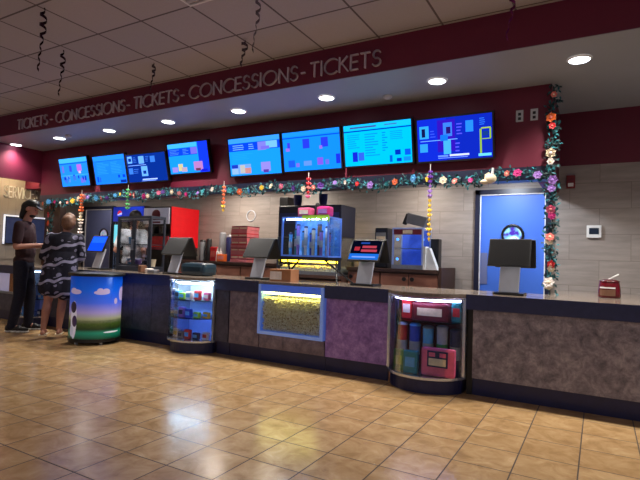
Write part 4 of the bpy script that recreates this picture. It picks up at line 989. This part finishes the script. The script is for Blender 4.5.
# ------------------------------------------------------------------ garlands
FL = {}
def flower_mesh(c):
    if c in FL: return FL[c]
    bb = B(); R = .044
    for k in range(6):
        a = 2*PI*k/6; d = Vector((math.cos(a), 0, math.sin(a))); s_ = Vector((-math.sin(a), 0, math.cos(a)))
        q = [Vector((0, 0, 0)), d*R*.55+s_*R*.6+Vector((0, -.012, 0)), d*R*1.05+Vector((0, -.004, 0)), d*R*.55-s_*R*.6+Vector((0, -.012, 0))]
        bb.add(q, [(0, 1, 2, 3)], True); bb.add([p+Vector((0, .006, 0)) for p in q], [(3, 2, 1, 0)], True)
    bb.slot(1); bb.ell((0, -.008, 0), (.014, .012, .014), 8, 6)
    me = bpy.data.meshes.new('flower'); me.from_pydata(bb.v, [], bb.f); me.materials.append(P(c)); me.materials.append(P({'white': 'cream', 'cream': 'white', 'red': 'salmon', 'pink': 'rose', 'orange': 'salmon', 'salmon': 'cream'}.get(c, c)))
    for p, i in zip(me.polygons, bb.mi): p.material_index = i
    FL[c] = me; return me
def garland(path, label, fl, seed, dens=170, spread=.05, lw=.036, name='flower_garland'):
    """path: world points, fl: (t along path, colour, size)"""
    t = thing(name, label, 'garland', path[0])
    rr = random.Random(seed); bb = B()
    segs = [(Vector(a), Vector(b_)) for a, b_ in zip(path, path[1:])]; L = [(b_-a).length for a, b_ in segs]; T = sum(L)
    def at(u):
        d = u*T
        for (a, b_), l in zip(segs, L):
            if d <= l: return a.lerp(b_, d/l)
            d -= l
        return segs[-1][1].copy()
    n = int(T*dens)
    for k in range(n):
        p = at(rr.random())+Vector((rr.uniform(-spread, spread), rr.uniform(-.04, .0), rr.uniform(-spread, spread)))
        d = Vector((rr.uniform(-1, 1), rr.uniform(-.4, .2), rr.uniform(-1, 1))).normalized(); s_ = d.orthogonal().normalized()*lw*.35; l = lw*rr.uniform(.8, 1.5)
        bb.slot(k % 2); bb.add([p, p+d*l*.5+s_, p+d*l, p+d*l*.5-s_], [(0, 1, 2, 3)])
    cr = [at(k/40) for k in range(41)]; bb.slot(1); bb.tube(cr, .006, 5)
    o = bb.build('leaf_strand', [M['leaf'], M['leafd']], t)
    for u, c, s_ in fl:
        s_ *= .85
        f = bpy.data.objects.new('flower', flower_mesh(c)); COL.objects.link(f); f.parent = t
        p = at(u)-t.location; f.location = (p.x, p.y-.065, p.z); f.scale = (s_, s_, s_); f.rotation_euler = (rr.uniform(-.4, .4), rr.uniform(0, 3), rr.uniform(-.5, .5))
path = []
for k in range(61):
    x = -8.55+(8.1)*k/60; path.append((x, 5.145, 2.015+.03*math.sin(k*.9)-.08*max(0, (12-k)/12)))
pal = ['red', 'white', 'orange', 'cream', 'lilac', 'sky', 'pink', 'salmon', 'rose', 'white', 'teal', 'yellow', 'magenta', 'purple']
rr = random.Random(21)
garland(path, 'long teal flower garland strung along the lower edge of the header', [((k+.5+rr.uniform(-.3, .3))/52, pal[(k*5+rr.randrange(3)) % len(pal)], rr.uniform(.7, 1.25)) for k in range(52)], 31, 230, .055)
vp = [(-.40+.012*math.sin(k*1.3), YH-.03, 2.88-2.0*k/24) for k in range(25)]
garland(vp, 'vertical flower garland hanging at the wall corner beside the blue door', [(.05, 'salmon', .8), (.16, 'orange', 1.3), (.20, 'red', .9), (.33, 'cream', 1.3), (.37, 'white', .9), (.46, 'lilac', 1.3), (.50, 'lilac', 1.0), (.60, 'pink', 1.2), (.63, 'magenta', 1.0), (.73, 'salmon', 1.1), (.75, 'cream', 1.0), (.86, 'red', 1.1), (.88, 'cream', .9), (.945, 'white', 1.4), (.96, 'cream', 1.1)], 33, 260, .05)
vl = [(-8.60+.02*math.sin(k), 5.33-.02*k/10, 1.98-.55*k/10) for k in range(11)]
garland(vl, 'short flower garland hanging at the left corner beside the man', [(.12, 'rose', 1.2), (.38, 'red', 1.4), (.42, 'pink', 1.0), (.66, 'orange', 1.5), (.7, 'salmon', 1.1), (.9, 'white', .9)], 35, 200, .06)
def lei(x, z1, z0, cols, label, rad=.035, y=5.06):
    """string of fluffy rings"""
    t = thing('hanging_lei', label, 'streamer', (x, y, z1), 'paper leis hanging from the header')
    n = max(4, int((z1-z0)/.05)); per = {}
    for k in range(n):
        c = cols[min(len(cols)-1, int(k/n*len(cols)))]; z = z1-(z1-z0)*(k+.5)/n
        bb = per.setdefault(c, B()); m_ = 10; rr = random.Random(k+int(abs(x)*100))
        vs = []
        for q in range(m_):
            a = 2*PI*q/m_; ro = rad*(1 if q % 2 else .6)*rr.uniform(.8, 1.15)*(.75+.25*math.sin(k*1.7))
            vs.append((x+ro*math.cos(a), y+ro*math.sin(a), z+.012*(1 if q % 2 else -1)))
        o_ = len(vs); vs += [(x, y, z+.024), (x, y, z-.024)]
        bb.add(vs, [(q, (q+1) % m_, o_) for q in range(m_)]+[((q+1) % m_, q, o_+1) for q in range(m_)])
    for c, bb in per.items():
        bb.build('tissue_' + c, P(c), t)
    B().cone((x, y, z1+.06), (x, y, z0), .004, .004, 5).build('cord', P('white'), t)
lei(-7.40, 2.08, 1.16, ['orange', 'orange', 'cream', 'white', 'white', 'silver'], 'long orange and white paper lei hanging at left above the podium', .055)
lei(-6.28, 2.12, 1.79, ['green'], 'short green paper lei hanging above the glass cabinet', .045)
lei(-4.38, 2.08, 1.72, ['orange', 'orange', 'yellow'], 'orange paper lei hanging in front of the beige wall', .04)
lei(-3.06, 2.12, 1.86, ['red', 'salmon', 'red', 'pink'], 'red paper lei hanging above the cup case', .045)
lei(-1.56, 2.12, 1.36, ['purple', 'lilac', 'yellow', 'yellow', 'yellow'], 'purple and yellow paper lei hanging above the food warmer', .035)
t = thing('cream_shell', 'cream plush ornament at the right end of the header garland', 'ornament', (-.95, 5.06, 1.95))
B().ell((-.95, 5.07, 1.995), (.06, .045, .05), 14, 8).ell((-1.0, 5.06, 1.965), (.05, .03, .025), 12, 6).build('ornament_body', P('cream'), t)
B().cone((-.93, 5.06, 2.04), (-.925, 5.06, 2.10), .014, .01, 8).build('ornament_tip', M['white'], t)

# ------------------------------------------------------------------ people
LEAN = [0]
def blobmesh(bb, name, m, parent, vox=.011, it=5):
    bb.v = [(v[0]+LEAN[0]*max(0, v[2]-.08), v[1], v[2]) for v in bb.v]
    o = bb.build(name, m, parent, True, rel=False)
    rm = o.modifiers.new('join', 'REMESH'); rm.mode = 'VOXEL'; rm.voxel_size = vox; rm.use_smooth_shade = True
    sm = o.modifiers.new('soft', 'SMOOTH'); sm.factor = .5; sm.iterations = it
    return o
def hand(bb, w, d, up, curl=.5, s=1):
    """palm and five fingers; w wrist, d pointing direction, up = back of the hand"""
    w = Vector(w); d = Vector(d).normalized(); up = Vector(up).normalized(); sd = d.cross(up).normalized()*s
    up = sd.cross(d).normalized()*s
    bb.cap(w, w+d*.05, .026, .022); 
    for k in (-1, 0, 1): bb.cap(w+d*.03+sd*.018*k, w+d*.085+sd*.022*k, .016, .014)
    for k, (o_, L) in enumerate(((-.032, .066), (-.011, .078), (.011, .074), (.031, .056))):
        p = w+d*.09+sd*o_; e1 = p+(d*math.cos(curl*.6)-up*math.sin(curl*.6))*L*.5; e2 = e1+(d*math.cos(curl*1.7)-up*math.sin(curl*1.7))*L*.5
        bb.cap(p, e1, .0105, .0095, 8); bb.cap(e1, e2, .0095, .008, 8)
    p = w+d*.03-sd*.028; e1 = p+(d*.6-sd*.7-up*.3).normalized()*.045; e2 = e1+(d*.9-up*.4).normalized()*.035
    bb.cap(p, e1, .013, .011, 8); bb.cap(e1, e2, .011, .009, 8)
def head(bb, c, yaw=0, nod=0, s=1):
    mx = Matrix.Rotation(yaw, 3, 'Z') @ Matrix.Rotation(nod, 3, 'X'); c = Vector(c)
    def q(x, y, z): return c+mx @ (Vector((x, y, z))*s)
    bb.ell(q(0, -.01, .03), Vector((.076, .095, .092))*s, 18, 12, mx); bb.ell(q(0, .02, -.035), Vector((.058, .068, .075))*s, 16, 10, mx); bb.ell(q(0, .055, -.085), Vector((.03, .028, .022))*s, 10, 7, mx)
    bb.cap(q(0, .085, .02), q(0, .103, -.02), .011*s, .016*s, 8)
    for sx in (-1, 1):
        bb.ell(q(sx*.078, -.012, 0), Vector((.012, .02, .032))*s, 10, 7, mx); bb.ell(q(sx*.03, .078, .032), Vector((.022, .012, .008))*s, 8, 6, mx)
    bb.ell(q(0, .088, -.05), Vector((.024, .009, .007))*s, 8, 6, mx)
    return q, mx
def eyes(q, s, parent):
    e = B()
    for sx in (-1, 1): e.ell(q(sx*.03, .082, .016), (.010*s, .007*s, .007*s), 10, 6)
    e.v = [(v[0]+LEAN[0]*max(0, v[2]-.08), v[1], v[2]) for v in e.v]
    e.build('eyes', P('black'), parent, rel=False)

def shoe(bb, so, a, toe, s=1):
    a = Vector(a); d = (Vector(toe)-a); d.z = 0; d.normalize(); sd = Vector((-d.y, d.x, 0))
    for k, (f, w, h) in enumerate(((-.05, .038, .05), (.02, .042, .06), (.09, .046, .045), (.15, .044, .034), (.19, .034, .026))):
        p = a+d*f; bb.ell((p.x, p.y, .02+h*.75), (w, w, h), 12, 8)
        so.ell((p.x, p.y, .016), (w*1.12, w*1.12, .0155), 12, 6)

# man in a cap: local +Y is where he faces
man = thing('person', 'standing man in dark cap, maroon tee and jeans, looking at a phone', 'person', (-6.99, 3.95, 0), None, -math.radians(48))
hipL, hipR = Vector((-.09, 0, .93)), Vector((.09, 0, .93))
kL, kR = Vector((-.10, .07, .51)), Vector((.10, .0, .50)); aL, aR = Vector((-.11, .06, .09)), Vector((.11, -.07, .09))
body = B()
body.ell((0, 0, .97), (.16, .115, .13)); body.ell((0, .01, 1.12), (.145, .105, .16)); body.ell((0, .0, 1.33), (.17, .11, .17)); body.cap((-.15, 0, 1.46), (.15, 0, 1.46), .06)
body.cap((0, 0, 1.48), (0, .03, 1.60), .06, .055)
for h_, k_, a_ in ((hipL, kL, aL), (hipR, kR, aR)): body.cap(h_, k_, .085, .058); body.cap(k_, a_, .056, .04); body.cap(a_, a_+Vector((0, .1, -.05)), .038, .03)
shR, shL = Vector((.205, -.01, 1.46)), Vector((-.205, -.01, 1.46)); elR, elL = Vector((.245, -.02, 1.17)), Vector((-.24, .02, 1.18)); wrR, wrL = Vector((.12, .24, 1.20)), Vector((-.07, .25, 1.21))
for s_, e_, w_ in ((shR, elR, wrR), (shL, elL, wrL)): body.cap(s_, e_, .054, .042); body.cap(e_, w_, .042, .028)
hand(body, wrR, (-.25, .95, .12), (.3, -.1, .9), .8, 1); hand(body, wrL, (.25, .95, .12), (-.3, -.1, .9), .8, -1)
q, mx = head(body, (0, .05, 1.695), -.1, -math.radians(18))
blobmesh(body, 'body', M['skin'], man, .009, 3); eyes(q, 1, man)
tee = B(); tee.ell((0, 0, .98), (.175, .13, .1)); tee.ell((0, .015, 1.10), (.165, .125, .17)); tee.ell((0, .0, 1.33), (.188, .13, .18)); tee.cap((-.16, 0, 1.455), (.16, 0, 1.455), .072); tee.ell((0, 0, 1.51), (.085, .075, .04))
for s_, e_ in ((shR, elR), (shL, elL)): tee.cap(s_, s_.lerp(e_, .72), .068, .064)
blobmesh(tee, 'tee_shirt', M['cloth_maroon'], man, .011, 5)
je = B(); je.ell((0, 0, .93), (.172, .128, .12))
for h_, k_, a_ in ((hipL, kL, aL), (hipR, kR, aR)): je.cap(h_, k_, .10, .075); je.cap(k_, a_+Vector((0, 0, .0)), .074, .062)
blobmesh(je, 'jeans', M['jeans'], man, .011, 4)
sh, so = B(), B(); shoe(sh, so, aL, aL+Vector((-.03, 1, 0))); shoe(sh, so, aR, aR+Vector((.12, 1, 0)))
sho = blobmesh(sh, 'shoes', M['black'], man, .009, 3); so.build('shoe_soles', M['white'], sho, True, rel=False)
ha = B()
ha.ell(q(0, -.045, .02), (.088, .085, .09)); ha.cap(q(-.05, -.06, -.02), q(-.05, -.06, -.12), .04, .03); ha.cap(q(.05, -.06, -.02), q(.05, -.06, -.12), .04, .03); ha.cap(q(0, -.075, 0), q(0, -.07, -.13), .05, .04)
blobmesh(ha, 'hair', M['hairb'], man, .011, 3)
bd = B(); bd.ell(q(0, .045, -.075), (.052, .05, .034)); blobmesh(bd, 'beard', M['hairb'], man, .009, 2)
cp = B(); cp.ell(q(0, -.01, .075), (.088, .106, .066)); cp.cap(q(-.045, .09, .062), q(.045, .09, .062), .016); cp.cap(q(-.03, .145, .05), q(.03, .145, .05), .010)
for k in range(4): cp.cap(q(-.05+.006*k, .09+.015*k, .06-.003*k), q(.05-.006*k, .09+.015*k, .06-.003*k), .011)
blobmesh(cp, 'cap', M['blackm'], man, .009, 2)
# phone in his hands: a thing of its own
ph = thing('phone', 'dark phone held in both hands by the man in the cap', 'phone', (0, 0, 0))
mr = Matrix.Translation(man.location) @ Matrix.Rotation(man.rotation_euler.z, 4, 'Z')
bb = B(); n0 = bb.n(); bb.box(-.075, .075, -.004, .004, -.037, .037, .003)
mxp = mr @ Matrix.Translation((.02, .375, 1.245)) @ Matrix.Rotation(math.radians(-50), 4, 'X'); bb.xf(n0, mxp)
ph.location = mxp.translation; bb.build('phone_body', M['black'], ph)
bb = B(); n0 = bb.n(); bb.box(-.07, .07, -.0052, -.0042, -.033, .033); bb.xf(n0, mxp); bb.build('phone_screen', sc((60, 80, 120), .5), ph)

LEAN[0] = .10
# woman seen from behind
wo = thing('person', 'woman in navy patterned cardigan with bare legs, seen from behind', 'person', (-6.41, 4.02, 0), None, math.radians(48))
body = B(); hipL, hipR = Vector((-.085, 0, .84)), Vector((.085, 0, .84)); kL, kR = Vector((-.085, .02, .46)), Vector((.085, .05, .46)); aL, aR = Vector((-.08, -.02, .08)), Vector((.10, .03, .08))
body.ell((0, 0, .88), (.165, .12, .13)); body.ell((0, 0, 1.02), (.135, .10, .14)); body.ell((0, 0, 1.2), (.15, .10, .16)); body.cap((-.125, 0, 1.31), (.125, 0, 1.31), .05); body.cap((0, 0, 1.32), (0, .03, 1.42), .05, .047)
for h_, k_, a_ in ((hipL, kL, aL), (hipR, kR, aR)):
    body.cap(h_, k_, .09, .056); body.cap(k_, k_.lerp(a_, .35)+Vector((0, -.015, 0)), .054, .056); body.cap(k_.lerp(a_, .35)+Vector((0, -.015, 0)), a_, .055, .034)
    for k, (f, w) in enumerate(((-.03, .03), (.05, .034), (.12, .03))): body.ell((a_.x, a_.y+f, .035), (w, .05, .034), 10, 7)
shR, shL = Vector((.175, 0, 1.31)), Vector((-.175, 0, 1.31)); elR, elL = Vector((.23, .03, 1.06)), Vector((-.225, .04, 1.06)); wrR, wrL = Vector((.15, .24, 1.0)), Vector((-.12, .25, 1.05))
for s_, e_, w_ in ((shR, elR, wrR), (shL, elL, wrL)): body.cap(s_, e_, .048, .038); body.cap(e_, w_, .038, .025)
hand(body, wrR, (-.3, .9, .0), (.2, 0, .9), .7, 1); hand(body, wrL, (.3, .9, .1), (-.2, 0, .9), .7, -1)
q, mx = head(body, (0, .035, 1.50), .35, -math.radians(8), .94)
blobmesh(body, 'body', M['skin'], wo, .009, 3); eyes(q, .94, wo)
ca = B(); ca.ell((0, 0, 1.2), (.185, .135, .2)); ca.cap((-.14, 0, 1.305), (.14, 0, 1.305), .068); ca.ell((0, -.0, 1.0), (.20, .15, .22)); ca.cap((-.09, -.01, .92), (-.11, -.03, .64), .13, .12); ca.cap((.09, 0, .92), (.12, -.01, .58), .13, .12)
ca.cap((-.04, 0, .88), (.0, -.02, .62), .15, .13)
for s_, e_, w_ in ((shR, elR, wrR), (shL, elL, wrL)): ca.cap(s_, e_, .068, .066); ca.cap(e_, e_.lerp(w_, .8), .068, .062)
blobmesh(ca, 'cardigan', M['cardigan'], wo, .011, 5)
ha = B(); ha.ell(q(0, -.02, .035), (.096, .112, .1)); ha.ell(q(0, -.06, -.01), (.085, .075, .085)); ha.ell(q(0, -.02, .125), (.055, .05, .042)); ha.ell(q(.03, -.05, .1), (.05, .045, .04)); ha.ell(q(-.035, -.03, .1), (.045, .045, .035))
blobmesh(ha, 'hair', M['hairl'], wo, .010, 2)
sh, so = B(), B()
for a_ in (aL, aR): so.box(a_.x-.042, a_.x+.042, a_.y-.075, a_.y+.165, .0005, .014, .005)
so.build('sandals', P('cream'), wo, rel=False)

LEAN[0] = 0
# worker behind the glass cabinet
wk = thing('person', 'worker in white tee with dark hair, standing behind the glass cabinet', 'person', (-6.45, 5.33, 0), None, math.radians(15))
body = B(); hipL, hipR = Vector((-.09, 0, .92)), Vector((.09, 0, .92)); kL, kR = Vector((-.09, .02, .5)), Vector((.09, .02, .5)); aL, aR = Vector((-.09, 0, .09)), Vector((.09, 0, .09))
body.ell((0, 0, .96), (.16, .115, .13)); body.ell((0, .0, 1.12), (.145, .105, .16)); body.ell((0, .0, 1.32), (.165, .11, .17)); body.cap((-.14, 0, 1.45), (.14, 0, 1.45), .058); body.cap((0, 0, 1.46), (0, .03, 1.58), .056, .052)
for h_, k_, a_ in ((hipL, kL, aL), (hipR, kR, aR)): body.cap(h_, k_, .085, .058); body.cap(k_, a_, .056, .04); body.cap(a_, a_+Vector((0, .1, -.05)), .038, .03)
shR, shL = Vector((.195, 0, 1.45)), Vector((-.195, 0, 1.45)); elR, elL = Vector((.25, -.07, 1.17)), Vector((-.25, -.07, 1.17)); wrR, wrL = Vector((.13, .10, 1.03)), Vector((-.13, .10, 1.09))
for s_, e_, w_ in ((shR, elR, wrR), (shL, elL, wrL)): body.cap(s_, e_, .052, .04); body.cap(e_, w_, .04, .027)
hand(body, wrR, (-.95, .25, -.1), (.1, .9, .1), .4, 1); hand(body, wrL, (.95, .25, -.1), (-.1, .9, .1), .4, -1)
q, mx = head(body, (0, .05, 1.68), .1, -math.radians(15))
blobmesh(body, 'body', M['skin'], wk, .010, 3); eyes(q, 1, wk)
tee = B(); tee.ell((0, 0, 1.0), (.172, .125, .14)); tee.ell((0, .0, 1.14), (.165, .122, .17)); tee.ell((0, .0, 1.32), (.182, .128, .18)); tee.cap((-.15, 0, 1.445), (.15, 0, 1.445), .07)
for s_, e_ in ((shR, elR), (shL, elL)): tee.cap(s_, s_.lerp(e_, .7), .066, .062)
blobmesh(tee, 'tee_shirt', M['wtee'], wk, .012, 5)
je = B(); je.ell((0, 0, .92), (.17, .126, .12))
for h_, k_, a_ in ((hipL, kL, aL), (hipR, kR, aR)): je.cap(h_, k_, .10, .075); je.cap(k_, a_, .074, .062)
blobmesh(je, 'trousers', M['blackm'], wk, .012, 4)
sh, so = B(), B(); shoe(sh, so, aL, aL+Vector((0, 1, 0))); shoe(sh, so, aR, aR+Vector((0, 1, 0))); sho = blobmesh(sh, 'shoes', M['black'], wk, .010, 3); so.build('shoe_soles', M['blackm'], sho, True, rel=False)
ha = B(); ha.ell(q(0, -.02, .045), (.092, .11, .098)); ha.ell(q(0, -.06, -.01), (.075, .06, .07)); blobmesh(ha, 'hair', M['hairb'], wk, .011, 2)

# ------------------------------------------------------------------ world and camera
w = bpy.data.worlds.new('world'); S.world = w; w.use_nodes = True
bg = w.node_tree.nodes['Background']; bg.inputs[0].default_value = (.68, .68, .86, 1); bg.inputs[1].default_value = .33

cam = bpy.data.cameras.new('camera'); co = bpy.data.objects.new('camera', cam); COL.objects.link(co)
cam.sensor_width = 36; cam.lens = 492/640*36; cam.clip_start = .05; cam.clip_end = 60
yaw, pitch, roll = math.radians(29.6), math.radians(2.1), math.radians(1.87)
fwd = Vector((-math.sin(yaw)*math.cos(pitch), math.cos(yaw)*math.cos(pitch), math.sin(pitch)))
r0 = Vector((math.cos(yaw), math.sin(yaw), 0)); u0 = r0.cross(fwd)
rt = r0*math.cos(roll)+u0*math.sin(roll); up = rt.cross(fwd)
mxc = Matrix((rt, up, -fwd)).transposed().to_4x4(); mxc.translation = (0, 0, 1.15)
co.matrix_world = mxc
S.camera = co
S.view_settings.view_transform = 'Standard'; S.view_settings.look = 'None'; S.view_settings.gamma = 1; S.view_settings.use_curve_mapping = False
S.view_settings.exposure = 0
